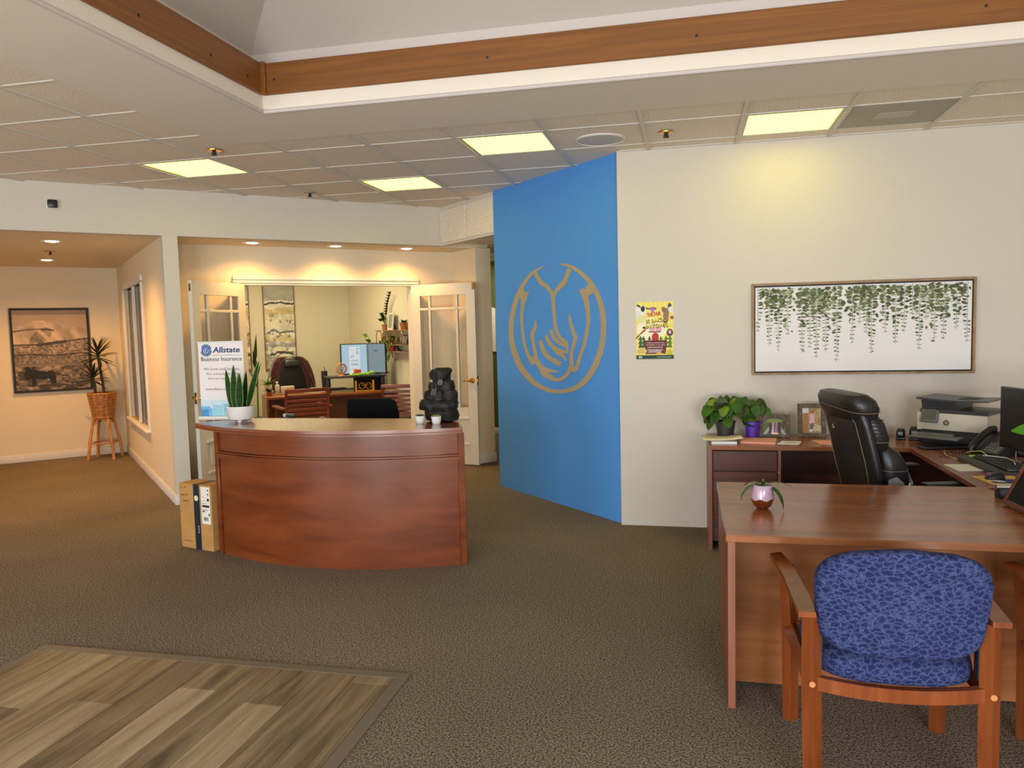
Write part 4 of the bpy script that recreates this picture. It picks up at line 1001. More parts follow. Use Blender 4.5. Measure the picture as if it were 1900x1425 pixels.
for k in range(5):
    a = k * 2 * PI / 5 + .3; c, s_ = math.cos(a), math.sin(a)
    b = MB(); b.tube([(0, 0, .10), (c * .15, s_ * .15, .095), (c * .29, s_ * .29, .075)], [.026, .02, .016], 8); lg = b.build('leg', M['black'], CH)
    b = MB(); b.cyl((c * .29 - s_ * .02, s_ * .29 + c * .02, .028), (c * .29 + s_ * .02, s_ * .29 - c * .02, .028), .028, n=14); b.build('caster', M['black'], lg)
# spray bottle and tape dispenser hook on the work surface behind the counter
SB = thing('spray_bottle', 'green spray bottle with white trigger behind the counter', 'bottle', (-3.02, 5.46, .735), .15)
b = MB(); b.lathe([(.001, 0), (.040, 0), (.041, .01), (.040, .10), (.016, .14), (.014, .16)], n=20); b.build('bottle', M['green_dark'], SB)
b = MB(); b.box((-.030, -.014, .195), (.040, .014, .222), .006, 2); b.box((-.012, -.012, .165), (.026, .012, .197), .003); b.build('spray_head', M['green_dark'], SB)
b = MB(); b.box((-.052, -.010, .198), (-.028, .010, .222), .003); b.tube([(-.018, 0, .20), (-.034, 0, .178), (-.044, 0, .15)], [.006, .006, .004], 8); b.build('trigger', M['white'], SB)
CB = thing('metal_hook', 'small bent chrome hook standing behind the counter edge', 'hook', (-2.78, 5.46, .735))
b = MB(); b.lathe([(.001, 0), (.03, 0), (.03, .008), (.001, .010)], n=16); b.build('base', M['silver'], CB)
b = MB(); b.tube([(0, 0, .008), (0, 0, .15), (.015, 0, .19), (.04, 0, .196), (.06, 0, .188)], .006, 8); b.build('arm', M['silver'], CB)

# ================================================================= HALL PLANT
PP = thing('rattan_plant_stand', 'rattan basket planter on tall splayed legs in the hall corner', 'plant stand', (-7.415, 8.605, 0), .35)
lp = [(-.155, -.155), (.155, -.155), (.155, .155), (-.155, .155)]
for x, y in lp:
    b = MB(); b.tube([(x, y, 0), (x * .86, y * .86, .22), (x * .60, y * .60, .50), (x * .42, y * .42, .545)], [.019, .019, .018, .016], 9); b.build('leg', M['rattan'], PP)
for k in range(4):
    (x0, y0), (x1, y1) = lp[k], lp[(k + 1) % 4]; b = MB(); b.cyl((x0 * .87, y0 * .87, .21), (x1 * .87, y1 * .87, .21), .008, n=7); b.build('stretcher', M['rattan'], PP)
    b = MB(); b.tube([(x0 * .68, y0 * .68, .42), (x0 * .42 + x1 * .12, y0 * .42 + y1 * .12, .52), (x0 * .12 + x1 * .42, y0 * .12 + y1 * .42, .52), (x1 * .68, y1 * .68, .42)], .009, 7); b.build('bow', M['rattan'], PP)
bz0, bz1 = .545, .85
for k in range(16):
    t_ = k / 15; z = bz0 + (bz1 - bz0) * t_; r = .125 + .045 * t_
    b = MB(); b.tube([(r * math.cos(a), r * math.sin(a), z) for a in np.linspace(0, 2 * PI, 29)[:-1]], .0075 if k not in (0, 15) else .012, 6, closed=True); b.build('basket_weave', M['rattan'], PP)
for k in range(14):
    a = k * 2 * PI / 14; b = MB(); b.cyl((.118 * math.cos(a), .118 * math.sin(a), bz0), (.162 * math.cos(a), .162 * math.sin(a), bz1), .006, n=6); b.build('basket_rib', M['rattan'], PP)
b = MB(); b.lathe([(.001, bz0 + .01), (.10, bz0 + .01), (.13, bz1 - .05), (.001, bz1 - .06)], n=20); b.build('liner_pot', mat('liner_purple', rgb(96, 62, 92), .6), PP)
YU = thing('yucca_plant', 'spiky two-stemmed yucca standing in the rattan basket', 'plant', (-7.415, 8.605, .79), R45)
rng = random.Random(11)
for (x, top, tx, n, L) in ((.03, .56, -.02, 30, .255), (-.07, .27, -.09, 24, .24)):
    b = MB(); b.tube([(x, 0, 0), (x + (tx - x) * .3, 0, top * .4), (tx, 0, top)], [.019, .016, .017], 8); st = b.build('stem', M['stem'], YU)
    for k in range(n):
        a = k * 2.4; e = -.35 + 1.9 * (k / n) ** 1.1 + rng.uniform(-.15, .15)
        b = MB(); b.leaf((tx, 0, top - .06 + .10 * k / n), (math.cos(a), math.sin(a), e), L * rng.uniform(.78, 1.1), .032, droop=.38 * (1 - k / n), n=6, fold=.5, shape=.55, tip=.7)
        b.build('leaf', M['leaf_d'] if k % 4 else M['leaf_br'], st)

# ================================================================= OFFICE BEHIND THE FRENCH DOORS (local x = right, y = away)
DA = R45 - math.radians(9)
dk = uvp(2.64, 10.19)
OD = thing('office_desk', 'brown wooden desk in the office behind the french doors', 'desk', dk, DA)
DWD, DDP = 1.75, .66
b = MB(); b.box((0, 0, .71), (DWD, DDP, .74), .002); b.build('desk_top', M['office_desk'], OD, smooth=False)
for x0, x1 in ((.0, .03), (DWD - .03, DWD)):
    b = MB(); b.box((x0, .01, 0), (x1, DDP - .01, .71)); b.build('side_panel', M['office_desk'], OD, smooth=False)
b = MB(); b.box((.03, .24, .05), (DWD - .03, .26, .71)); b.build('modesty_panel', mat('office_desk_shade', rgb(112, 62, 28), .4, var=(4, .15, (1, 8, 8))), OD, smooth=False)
def on(u, v, z=.74): return uvp(u, v, z)
def slat_chair(label, loc, rz):
    t = thing('slat_back_chair', label, 'chair', loc, rz, 'slat back office chairs')
    m = M['slat_wood']
    for s in (-1, 1):
        b = MB(); b.tube([(s * .25, -.26, .0), (s * .25, -.24, .44), (s * .255, -.27, .70), (s * .26, -.31, .885)], [.019, .021, .019, .017], 8); b.build('leg', m, t)
        b = MB(); b.tube([(s * .27, .24, 0), (s * .27, .23, .64)], .019, 8); b.build('leg', m, t)
        b = MB(); b.box((s * .285 - .032, -.26, .64), (s * .285 + .032, .29, .665), .008, 2); b.build('armrest', m, t)
    b = MB(); b.box((-.27, -.325, .845), (.27, -.295, .89), .006); b.build('top_rail', m, t)
    for k in range(6):
        z = .50 + k * .056; y = -.255 - max(0, z - .6) * .13
        b = MB(); b.box((-.245, y - .010, z), (.245, y + .010, z + .036), .004); b.build('back_slat', m, t)
    b = MB(); b.box((-.255, -.24, .40), (.255, .25, .43), .004); b.build('seat_frame', m, t)
    b = MB(); b.box((-.24, -.23, .43), (.24, .25, .475), .018, 3); b.build('seat', mat('chair_seat_cloth', rgb(92, 74, 58), .9), t)
slat_chair('slat back wooden armchair at the left front of the office desk', uvp(2.93, 9.62), R45 - .06)
slat_chair('slat back wooden armchair half hidden by the right office doorway', uvp(4.20, 9.25), R45 - .62)
# executive chair with a sweater over it
EC = thing('executive_chair', 'black high back office chair behind the office desk', 'chair', uvp(3.34, 11.35), R45)
lofty('backrest', [(z, 0, .10, hw, .05) for z, hw in ((.60, .20), (.66, .25), (.80, .285), (1.0, .27), (1.10, .22), (1.16, .15), (1.185, .10))], M['leather'], EC)
lofty('headrest', [(1.06, 0, .04, .09, .025), (1.08, 0, .035, .115, .035), (1.15, 0, .04, .11, .035), (1.175, 0, .05, .09, .025)], M['leather'], EC)
lofty('seat', [(.46, 0, -.14, .24, .24), (.48, 0, -.14, .26, .26), (.54, 0, -.14, .26, .26), (.56, 0, -.14, .23, .23)], M['leather'], EC)
b = MB(); b.cyl((0, -.12, .06), (0, -.12, .46), .03, n=12); b.build('gas_lift', M['black'], EC)
for k in range(5):
    a = k * 2 * PI / 5; b = MB(); b.tube([(0, -.12, .10), (.3 * math.cos(a), -.12 + .3 * math.sin(a), .05)], [.028, .018], 8); b.build('leg', M['black'], EC)
for s in (-1, 1):
    b = MB(); b.tube([(s * .25, -.0, .48), (s * .31, -.02, .60), (s * .31, -.05, .70), (s * .31, -.30, .705)], [.02, .02, .022, .022], 8); b.build('armrest', M['silver'] if s > 0 else M['black'], EC)
SW = MB()
for s in (-1, 1):
    rows = []
    for z, xi, xo, y in ((1.215, .0, .13, .10), (1.20, .07, .19, .08), (1.14, .12, .255, .055), (1.02, .165, .30, .04), (.90, .20, .325, .035), (.80, .215, .345, .035), (.745, .225, .35, .04)):
        xs = np.linspace(xi, xo, 7)
        rows.append([Vector((s * x, y - .025 * math.sin(PI * k / 6) + .012 * math.sin(k * 2.4 + z * 17), z)) for k, x in enumerate(xs)] + [Vector((s * x, .165, z)) for x in xs[::-1]])
    SW.rings(rows)
sw = SW.build('sweater', M['maroon'], None, uvp(3.34, 11.35), R45); tag(sw, 'dark maroon sweater draped over the black office chair', 'sweater')
# things on the office desk
def leafy(t, n, base, L, W, m, spread=1, e0=.3, e1=1.6, droop=.7, parent_stem=None, seed=1, **k):
    r = random.Random(seed)
    for i in range(n):
        a = i * 2.4 + r.uniform(-.3, .3); e = e0 + (e1 - e0) * i / n
        b = MB(); b.leaf(base, (math.cos(a) * spread, math.sin(a) * spread, e), L * r.uniform(.8, 1.15), W, droop=droop, n=6, **k); b.build('leaf', m if not isinstance(m, list) else m[i % len(m)], t)
PL = thing('potted_spider_plant', 'small yellow green plant in cream pot at the desk corner', 'plant', on(2.80, 10.68), R45)
b = MB(); b.lathe([(.001, 0), (.040, 0), (.052, .13), (.050, .135), (.045, .12), (.001, .12)], n=24); b.build('pot', M['cream'], PL)
leafy(PL, 18, (0, 0, .12), .17, .028, [M['leaf_l'], M['leaf_l'], M['leaf']], droop=1.0, fold=.4, seed=4)
DP = thing('dark_leaf_plant', 'dark purple leaved plant beside the cream plant pot', 'plant', on(2.74, 10.42), R45)
b = MB(); b.lathe([(.001, 0), (.030, 0), (.036, .05), (.001, .05)], n=16); b.build('pot', M['terracotta'], DP)
leafy(DP, 9, (0, 0, .05), .11, .055, M['leaf_br'], droop=.9, seed=8)
TC = thing('tall_floor_plant', 'tall narrow leaved plant beside the hidden seascape canvas', 'plant', uvp(3.0, 12.12), R45)
b = MB(); b.lathe([(.001, 0), (.10, 0), (.13, .28), (.12, .28), (.001, .26)], n=20); b.build('pot', M['dark'], TC)
b = MB(); b.tube([(0, 0, .25), (.02, 0, .9), (0, -.02, 1.15)], [.014, .012, .008], 7); b.build('stem', M['stem_g'], TC)
for k, (z, a, L) in enumerate(((1.15, 1.3, .42), (1.0, 2.6, .30), (1.05, 4.2, .28), (.85, 5.4, .30), (.75, 3.4, .30))):
    b = MB(); b.leaf((0, 0, z), (.35 * math.cos(a), .2 * math.sin(a) - .1, 1), L, .06, droop=.25, n=6); b.build('leaf', M['leaf'] if k % 2 else M['leaf_d'], TC)
SO = thing('soap_dispenser', 'cream square pump dispenser on the office desk', 'dispenser', on(2.875, 10.52), R45)
b = MB(); b.box((-.028, -.025, 0), (.028, .025, .135), .006, 2); b.build('bottle', M['cream'], SO)
b = MB(); b.cyl((0, 0, .135), (0, 0, .165), .010, n=10); b.box((-.022, -.008, .165), (.016, .008, .178), .003); b.build('pump', M['white'], SO)
CU = thing('desk_calendar', 'cream block desk calendar showing 09 on the office desk', 'calendar', on(2.995, 10.46), R45)
b = MB(); b.box((-.085, -.03, 0), (.085, .03, .115), .005, 2); b.build('block', M['cream'], CU)
for x in (-.012, .045):
    b = MB(); b.box((x - .024, -.033, .022), (x + .024, -.029, .085), .004); b.build('number_block', mat('number_block', rgb(206, 172, 104), .6), CU)
text('lettering', '0', CU, (-.022, -.0345, .035), M['ink'], height=.036, width=.020); text('lettering', '9', CU, (.035, -.0345, .035), M['ink'], height=.036, width=.020)
TB = thing('tumbler', 'black tumbler with straw on the office desk', 'tumbler', on(3.64, 10.84, .742), R45)
b = MB(); b.lathe([(.001, 0), (.034, 0), (.045, .255), (.046, .268), (.001, .272)], n=24); b.build('cup', mat('tumbler_black', (.02, .02, .021), .5), TB)
b = MB(); b.tube([(.004, 0, .265), (.008, 0, .30), (-.004, 0, .33)], .005, 8); b.build('straw', M['black'], TB)
for nm, lb, c_, w_, d_, r_, m_ in (('desk_mat', 'dark brown desk mat in front of the black chair', (3.50, 10.78), .55, .30, -.12, 'leaf_br'), ('loose_paper', 'white paper sheet lying on the dark desk mat edge', (3.42, 10.54), .36, .14, -.1, 'paper')):
    z = .741 if nm == 'desk_mat' else .7445
    b = MB(); b.obox((0, 0, .0012), (w_, d_, .0022), 0); tag(b.build(nm, M[m_] if m_ != 'leaf_br' else mat('mat_brown', rgb(58, 40, 28), .7), None, on(*c_, z), R45 + r_, smooth=False), lb, nm.split('_')[1])
RI = thing('desk_riser', 'black monitor riser with keyboard shelf on the office desk', 'desk riser', on(3.93, 10.44), DA)
b = MB(); b.box((-.40, -.17, .185), (.42, .17, .21), .006, 2); b.build('platform', M['dark'], RI)
for x in (-.38, .38):
    b = MB(); b.box((x - .03, -.15, .0), (x + .03, .15, .185), .01, 2); b.build('leg', M['black'], RI)
b = MB(); b.box((.02, -.10, 0), (.36, .14, .185), .004); b.build('base_box', M['black_matte'], RI)
b = MB(); b.box((-.36, -.24, .03), (.06, -.10, .045), .006, 2); b.build('keyboard_shelf', M['dark'], RI)
KB = thing('office_keyboard', 'black keyboard on the low shelf of the desk riser', 'keyboard', on(3.60, 10.28, .786), DA)
b = MB(); b.box((-.14, -.055, 0), (.14, .055, .016), .004, 2); b.build('body', M['black'], KB)
b = MB()
for r in range(4):
    for c in range(12): b.box((-.132 + c * .0222, -.046 + r * .0235, .016), (-.132 + c * .0222 + .018, -.046 + r * .0235 + .019, .020))
b.build('keys', M['grey'], KB, smooth=False, kind='stuff')
def scr(U, V):
    im = np.ones(U.shape + (3,)) * np.array([176, 206, 222.]); im = mixc(im, ((U > .29) & (U < .72) & (V > .02) & (V < .93)), (222, 232, 236))
    for x0, x1, y0, y1, c in ((.57, .68, .83, .87, 70), (.34, .4, .74, .76, 150), (.36, .5, .60, .625, 130), (.35, .46, .55, .57, 150), (.60, .64, .66, .78, 120), (.35, .66, .43, .445, 130), (.35, .66, .28, .31, 150), (.36, .64, .34, .355, 170), (.36, .64, .20, .215, 170), (.36, .6, .14, .155, 170)): im = mixc(im, ((U > x0) & (U < x1) & (V > y0) & (V < y1)) * .8, (c, c, c + 6))
    return im
def monitor(name, label, loc, rz, w_, h_, fn, foot, lit=True):
    t = thing(name, label, 'monitor', loc, rz)
    b = MB(); b.box((-w_ / 2, -.012, foot), (w_ / 2, .022, foot + h_), .004, 2); b.build('casing', M['black'], t)
    if lit: panel('screen', w_ - .02, h_ - .03, 50, 44, fn, M['screen_on'], t, y=-.0135, z0=foot + .018)
    else:
        b = MB(); b.box((-w_ / 2 + .008, -.0135, foot + .014), (w_ / 2 - .008, -.0115, foot + h_ - .008)); b.build('screen', M['screen'], t, smooth=False)
    b = MB(); b.box((-.03, .02, .0), (.03, .045, foot + h_ * .5), .004); b.build('stand', M['black'], t)
    b = MB(); b.box((-.11, .0, 0), (.11, .15, .014), .005, 2); b.build('foot', M['black'], t)
    return t
monitor('computer_monitor', 'left lit office monitor showing a white page', on(4.02, 10.64, .95) - Vector((0, 0, 0)), R45, .40, .44, scr, .0)
def scr2(U, V):
    im = np.ones(U.shape + (3,)) * np.array([126, 146, 156.]); im = mixc(im, ((U > .35) & (U < .6) & (V > .72) & (V < .8)) * .6, (70, 80, 90)); return im
monitor('computer_monitor', 'right greyer office monitor angled beside the lit page', on(4.33, 10.54, .95), R45 - .95, .30, .44, scr2, .0)
FA = thing('desk_fan', 'small round copper desk fan on the black riser', 'fan', on(3.74, 10.40, .95), R45 - .1)
b = MB(); b.tube([(.068 * math.cos(a), 0, .105 + .068 * math.sin(a)) for a in np.linspace(0, 2 * PI, 33)[:-1]], .011, 8, closed=True); b.build('ring', mat('copper_plastic', rgb(206, 140, 84), .4), FA)
b = MB()
for r in (.02, .035, .05): b.tube([(r * math.cos(a), -.012, .105 + r * math.sin(a)) for a in np.linspace(0, 2 * PI, 25)[:-1]], .002, 5, closed=True)
b.build('grill', M['silver'], FA)
b = MB(); b.lathe([(.001, -.004), (.016, -.004), (.016, .01), (.001, .01)], n=16); q = b.build('hub', M['chrome'], FA); q.location = (0, -.01, .105); q.rotation_euler = (PI / 2, 0, 0)
for k in range(4):
    a = k * PI / 2 + .4; b = MB(); b.leaf((0, 0, .105), (math.cos(a), 0, math.sin(a)), .058, .04, droop=0, n=4, fold=.2, up=(0, 1, 0)); b.build('blade', M['white'], FA)
b = MB(); b.lathe([(.001, 0), (.055, 0), (.05, .012), (.02, .03), (.001, .032)], n=20); b.build('base', mat('fan_base', rgb(160, 104, 66), .5), FA)
SN = thing('sticky_note_cube', 'coral sticky note pad leaning on the riser', 'notes', on(3.955, 10.36, .95), R45)
b = MB(); b.box((-.05, -.012, .0), (.05, .012, .085), .002); b.build('pad', M['coral'], SN, smooth=False)
WB = thing('white_putty_ball', 'white round stress ball beside the coral note pad', 'ball', on(3.86, 10.34, .95), 0)
b = MB(); b.ball((0, 0, .026), .026, 16, 10); b.build('ball', M['white'], WB)
DR = thing('toy_dragon', 'long lime green jointed toy lizard on the riser edge', 'toy', on(3.96, 10.26, .95), DA)
b = MB(); b.tube([(-.18, 0, .014), (-.10, -.01, .016), (0, 0, .022), (.09, .012, .026), (.15, .004, .034)], [.006, .013, .017, .018, .02], 9); b.build('body', M['lime'], DR)
b = MB(); b.ball((.18, .0, .042), .028, 12, 8, (1.25, .8, .75)); b.build('head', M['lime'], DR)
for x, s in ((-.06, -1), (-.06, 1), (.09, -1), (.09, 1)):
    b = MB(); b.tube([(x, 0, .018), (x + .01, s * .03, .018), (x + .025, s * .034, .004)], [.008, .007, .005], 6); b.build('leg', M['lime'], DR)
NC = thing('newton_cradle', 'gold framed pendulum toy on the office desk front', 'desk toy', on(3.965, 10.13, .741), DA)
for s in (-1, 1):
    b = MB(); b.tube([(s * .12, -.03, 0), (s * .12, -.03, .15)], .007, 4); b.build('post', M['gold_frame'], NC)
    b = MB(); b.tube([(s * .12, .03, 0), (s * .12, .03, .15)], .007, 4); b.build('post', M['gold_frame'], NC)
b = MB(); b.box((-.128, -.04, 0), (.128, .04, .016), .002); b.build('base', M['gold_frame'], NC, smooth=False)
for s in (-1, 1):
    b = MB(); b.tube([(s * .045 + .040 * math.cos(a), -.03, .078 + .040 * math.sin(a)) for a in np.linspace(0, 2 * PI, 25)[:-1]], .006, 6, closed=True)
    b.lathe([(.001, -.004), (.03, -.004), (.03, .004), (.001, .004)], n=16, c=(0, 0, 0)) if 0 else None
    b.build('wheel', M['brass'], NC)
b = MB(); b.tube([(-.045, -.03, .078), (-.02, -.03, .10), (0, -.03, .07), (.03, -.03, .09), (.045, -.03, .078)], .005, 6); b.build('link_bar', M['brass'], NC)
# wall shelf with trailing plants (right office wall: local x = towards the viewer along the wall, y = into the wall)
SHO = uvp(4.58, 10.86)
WS = thing('wall_shelf', 'three tier wall shelf with looped metal rods in the office', 'shelf', (SHO.x, SHO.y, 1.25), -R45)
for x0, x1, z in ((0, 1.12, .32), (.0, 1.12, .115), (.38, 1.12, .02)):
    b = MB(); b.box((x0, -.135, z - .012), (x1, 0, z), .002); b.build('shelf_board', M['frame_tan'], WS, smooth=False)
for k, (x, z0, z1, r) in enumerate(((.13, .32, .115, .10), (.37, .32, .115, .10), (.62, .32, .115, .10), (.87, .32, .115, .10))):
    b = MB(); b.tube([(x - r, -.13, z1), (x - r, -.13, z1 + .12)] + [(x - r * math.cos(a), -.13, z1 + .12 + .075 * math.sin(a)) for a in np.linspace(.1, PI - .1, 9)] + [(x + r, -.13, z1 + .12), (x + r, -.13, z1)], .006, 6); b.build('rod_loop', M['brass'], WS)
for x, z, r in ((.13, .10, .10), (.42, .01, .12), (.73, .01, .15)):
    b = MB(); b.tube([(x - r * math.cos(a), -.13, z - r * .75 * math.sin(a)) for a in np.linspace(0, PI, 13)], .006, 6); b.build('rod_loop', M['brass'], WS)
def sp(x, z, y=-.07):
    c, s = math.cos(-R45), math.sin(-R45); return Vector((SHO.x + x * c - y * s, SHO.y + x * s + y * c, 1.25 + z))
ZZ = thing('zz_plant', 'upright arching plant in terracotta pot on top shelf', 'plant', sp(.24, .321), -R45)
b = MB(); b.lathe([(.001, 0), (.042, 0), (.056, .085), (.05, .085), (.001, .075)], n=20); b.build('pot', M['terracotta'], ZZ)
for st_, n in (([(0, 0, .08), (.03, 0, .22), (.08, 0, .36), (.22, -.01, .51)], 9), ([(0, 0, .08), (-.05, 0, .16), (-.12, 0, .22)], 5), ([(0, 0, .08), (-.03, -.02, .14), (-.13, -.02, .13)], 4)):
    b = MB(); b.tube(st_, [.007] * (len(st_) - 1) + [.003], 6); sm = b.build('stem', M['stem_g'], ZZ)
    pts = np.array(st_, float)
    for k in range(n):
        t_ = (k + 1) / n; q = [np.interp(.25 + .75 * t_, np.linspace(0, 1, len(pts)), pts[:, i]) for i in range(3)]
        for s in (-1, 1):
            b = MB(); b.leaf(q, (s * .8, -.2, .7), .085, .04, droop=.5, n=4); b.build('leaf', M['leaf_d'] if k % 3 else M['leaf'], sm)
def small_frame(name, label, loc, rz, W, H, tilt, fmat, fn, mw=.02, lb='photo'):
    t = thing(name, label, 'photo frame', loc, rz); t.rotation_euler = (-tilt, 0, rz)
    b = MB()
    for lo_, hi_ in (((-W / 2, 0, 0), (-W / 2 + mw, .016, H)), ((W / 2 - mw, 0, 0), (W / 2, .016, H)), ((-W / 2 + mw, 0, 0), (W / 2 - mw, .016, mw)), ((-W / 2 + mw, 0, H - mw), (W / 2 - mw, .016, H))): b.box(lo_, hi_, .003)
    b.build('frame', fmat, t, smooth=False)
    b = MB(); b.box((-W / 2 + mw, .008, mw), (W / 2 - mw, .014, H - mw)); b.build('backing', M['ink'], t, smooth=False)
    panel('photo', W - 2 * mw, H - 2 * mw, 40, 40, fn, M['print'], t, y=.007, z0=mw)
    b = MB(); b.prism_x([(.016, H * .62), (.016 + H * math.tan(tilt) * 1.6 + .03, .012), (.016 + H * math.tan(tilt) * 1.6 + .038, .016), (.02, H * .66)], -.02, .02); b.build('easel_leg', M['ink'], t, smooth=False)
    return t
def blob(seed, c0, c1):
    def f(U, V):
        n = fbm(U * 5, V * 5, seed, 4)[..., None]; return np.array(c0, float) * (1 - n) + np.array(c1, float) * n + (fbm(U * 14, V * 14, seed + 3, 2)[..., None] - .5) * 60
    return f
small_frame('cream_photo_frame', 'cream photo frame standing on the top shelf', sp(.46, .321, -.10), -R45, .19, .25, .12, M['cream'], blob(5, (60, 110, 120), (190, 170, 110)), .03)
P2 = thing('trailing_pothos', 'trailing variegated pothos in brown pot on top shelf', 'plant', sp(.90, .321), -R45)
b = MB(); b.lathe([(.001, 0), (.05, 0), (.064, .10), (.06, .10), (.001, .09)], n=20); b.build('pot', M['terracotta'], P2)
leafy(P2, 12, (0, 0, .09), .10, .055, [M['leaf_l'], M['leaf']], droop=1.0, e0=.2, e1=1.5, seed=14)
P3 = thing('trailing_pothos', 'long trailing pothos vine hanging from the middle shelf', 'plant', sp(.56, .116), -R45)
b = MB(); b.lathe([(.001, 0), (.04, 0), (.05, .08), (.046, .08), (.001, .07)], n=18); b.build('pot', M['dark'], P3)
leafy(P3, 16, (0, -.02, .08), .11, .06, [M['leaf_l'], M['leaf'], M['leaf_l']], droop=1.4, e0=.1, e1=1.4, seed=19)
for st_ in ([(0, -.03, .08), (-.2, -.08, .10), (-.45, -.09, -.02), (-.62, -.09, .0), (-.80, -.09, .12)], [(0, -.03, .08), (-.15, -.10, -.05), (-.16, -.10, -.20)], [(0, -.03, .08), (.0, -.10, -.05), (.02, -.10, -.20)], [(0, -.03, .08), (-.3, -.09, .02), (-.5, -.09, -.08)]):
    b = MB(); b.tube(st_, .0045, 5); vn_ = b.build('vine', M['stem_g'], P3); pts = np.array(st_, float)
    for k in range(5):
        t_ = .3 + .7 * k / 4; q = [np.interp(t_, np.linspace(0, 1, len(pts)), pts[:, i]) for i in range(3)]
        b = MB(); b.leaf(q, (random.uniform(-.5, .5), -.3, -.8 if st_[-1][2] < -.1 else .2), .095 if k > 2 else .07, .066, droop=.3, n=5, up=(0, -1, .2)); b.build('leaf', M['leaf'] if k % 2 else M['leaf_l'], vn_)
small_frame('small_photo_frame', 'small brown photo frame on the middle shelf', sp(.20, .116, -.10), -R45, .11, .12, .15, M['slat_wood'], blob(8, (60, 40, 40), (150, 110, 90)), .014)
small_frame('small_photo_frame', 'small black photo frame at the right of the middle shelf', sp(.93, .116, -.10), -R45, .20, .14, .15, M['ink'], blob(12, (50, 40, 60), (190, 170, 170)), .014)
b = MB(); b.ball((0, 0, .045), .035, 10, 8, (1.4, .6, 1)); b.ball((.03, 0, .07), .02, 8, 6)
tag(b.build('black_figurine', M['black_matte'], None, sp(.37, .115, -.08)), 'black animal figurine beside the small brown frame', 'figurine')
RM = thing('red_mug', 'red mug hanging under the middle shelf of the wall shelf', 'mug', sp(.48, .021), -R45)
b = MB(); b.lathe([(.001, 0), (.035, 0), (.042, .03), (.040, .075), (.036, .075), (.001, .01)], n=20); b.build('cup', M['red'], RM)
b = MB(); b.tube([(.04, 0, .06), (.062, 0, .055), (.062, 0, .03), (.04, 0, .02)], .005, 6); b.build('handle', M['red'], RM)
small_frame('tiny_photo_frame', 'tiny dark oval photo frame on the lowest shelf', sp(.66, .021, -.10), -R45, .07, .08, .15, M['ink'], blob(22, (40, 36, 34), (120, 110, 90)), .012)
TL = thing('tower_speaker', 'slim grey tower beside the office monitors', 'speaker', on(4.44, 10.80, .741), R45)
b = MB(); b.box((-.035, -.04, 0), (.035, .04, .52), .012, 3); b.build('cabinet', M['grey'], TL)
b = MB(); b.cyl((-.06, 0, .012), (-.06, 0, .56), .006, n=8); b.cyl((-.06, 0, 0), (-.06, 0, .012), .03, n=14); b.build('pole', M['black'], TL)
# notice sheet on the green corridor wall
b = MB(); b.rings([[Vector((x, -.002 - .02 * (i % 2), z)) for x, z in ((-.14, 0), (.14, .0), (.14, .62), (-.05, .62 + .05 * i))] for i in (0, 1)])
tag(b.build('wall_notice', M['paper'], None, uvp(5.86, 9.85, 1.22), -R45, smooth=False), 'white notice sheet on the green corridor wall', 'notice')

# ================================================================= DESK AREA ON THE RIGHT
FD = thing('front_desk', 'large walnut toned desk with a blue armchair in front', 'desk', (0, 0, 0))
b = MB(); b.box((.140, 3.185, .708), (2.35, 4.245, .738), .002); b.build('desk_top', M['desk'], FD, smooth=False)
b = MB(); b.box((.148, 3.215, 0), (.178, 4.225, .708), .001); b.build('side_panel', M['desk_v'], FD, smooth=False)
b = MB(); b.box((2.31, 3.215, 0), (2.34, 4.225, .708), .001); b.build('side_panel', M['desk_v'], FD, smooth=False)
b = MB(); b.box((.178, 3.43, .02), (2.31, 3.45, .708)); b.build('modesty_panel', M['desk'], FD, smooth=False)
RD = thing('return_desk', 'walnut return desk bridging the front desk and the back credenza', 'desk', (0, 0, 0))
b = MB(); b.box((1.404, 4.247, .708), (2.05, 5.478, .738), .002); b.build('desk_top', M['desk_y'], RD, smooth=False)
b = MB(); b.box((2.02, 4.26, .02), (2.04, 5.47, .708)); b.build('back_panel', M['desk_v'], RD, smooth=False)
CR = thing('credenza', 'walnut credenza with two drawers against the right wall', 'cabinet', (0, 0, 0))
b = MB(); b.box((.125, 5.48, .708), (2.35, 6.065, .738), .002); b.build('top', M['desk'], CR, smooth=False)
for x0, x1 in ((.125, .152), (.585, .605), (2.32, 2.35)):
    b = MB(); b.box((x0, 5.495, 0), (x1, 6.06, .708), .001); b.build('side_panel', M['desk_v'], CR, smooth=False)
b = MB(); b.box((.15, 6.03, .02), (2.32, 6.05, .708)); b.build('back_panel', M['desk_dark'], CR, smooth=False)
b = MB(); b.box((.152, 5.56, .06), (.585, 6.03, .09)); b.box((.152, 5.52, .06), (.585, 5.535, .70)); b.build('carcass', M['desk_dark'], CR, smooth=False)
for z0, z1 in ((.564, .700), (.258, .556)):
    b = MB(); b.box((.158, 5.498, z0), (.580, 5.518, z1), .002); b.build('drawer', M['desk_dark'], CR, smooth=False)
b = MB(); b.cyl((.588, 5.492, .556), (.588, 5.499, .556), .007, n=10); b.build('lock', M['silver'], CR)

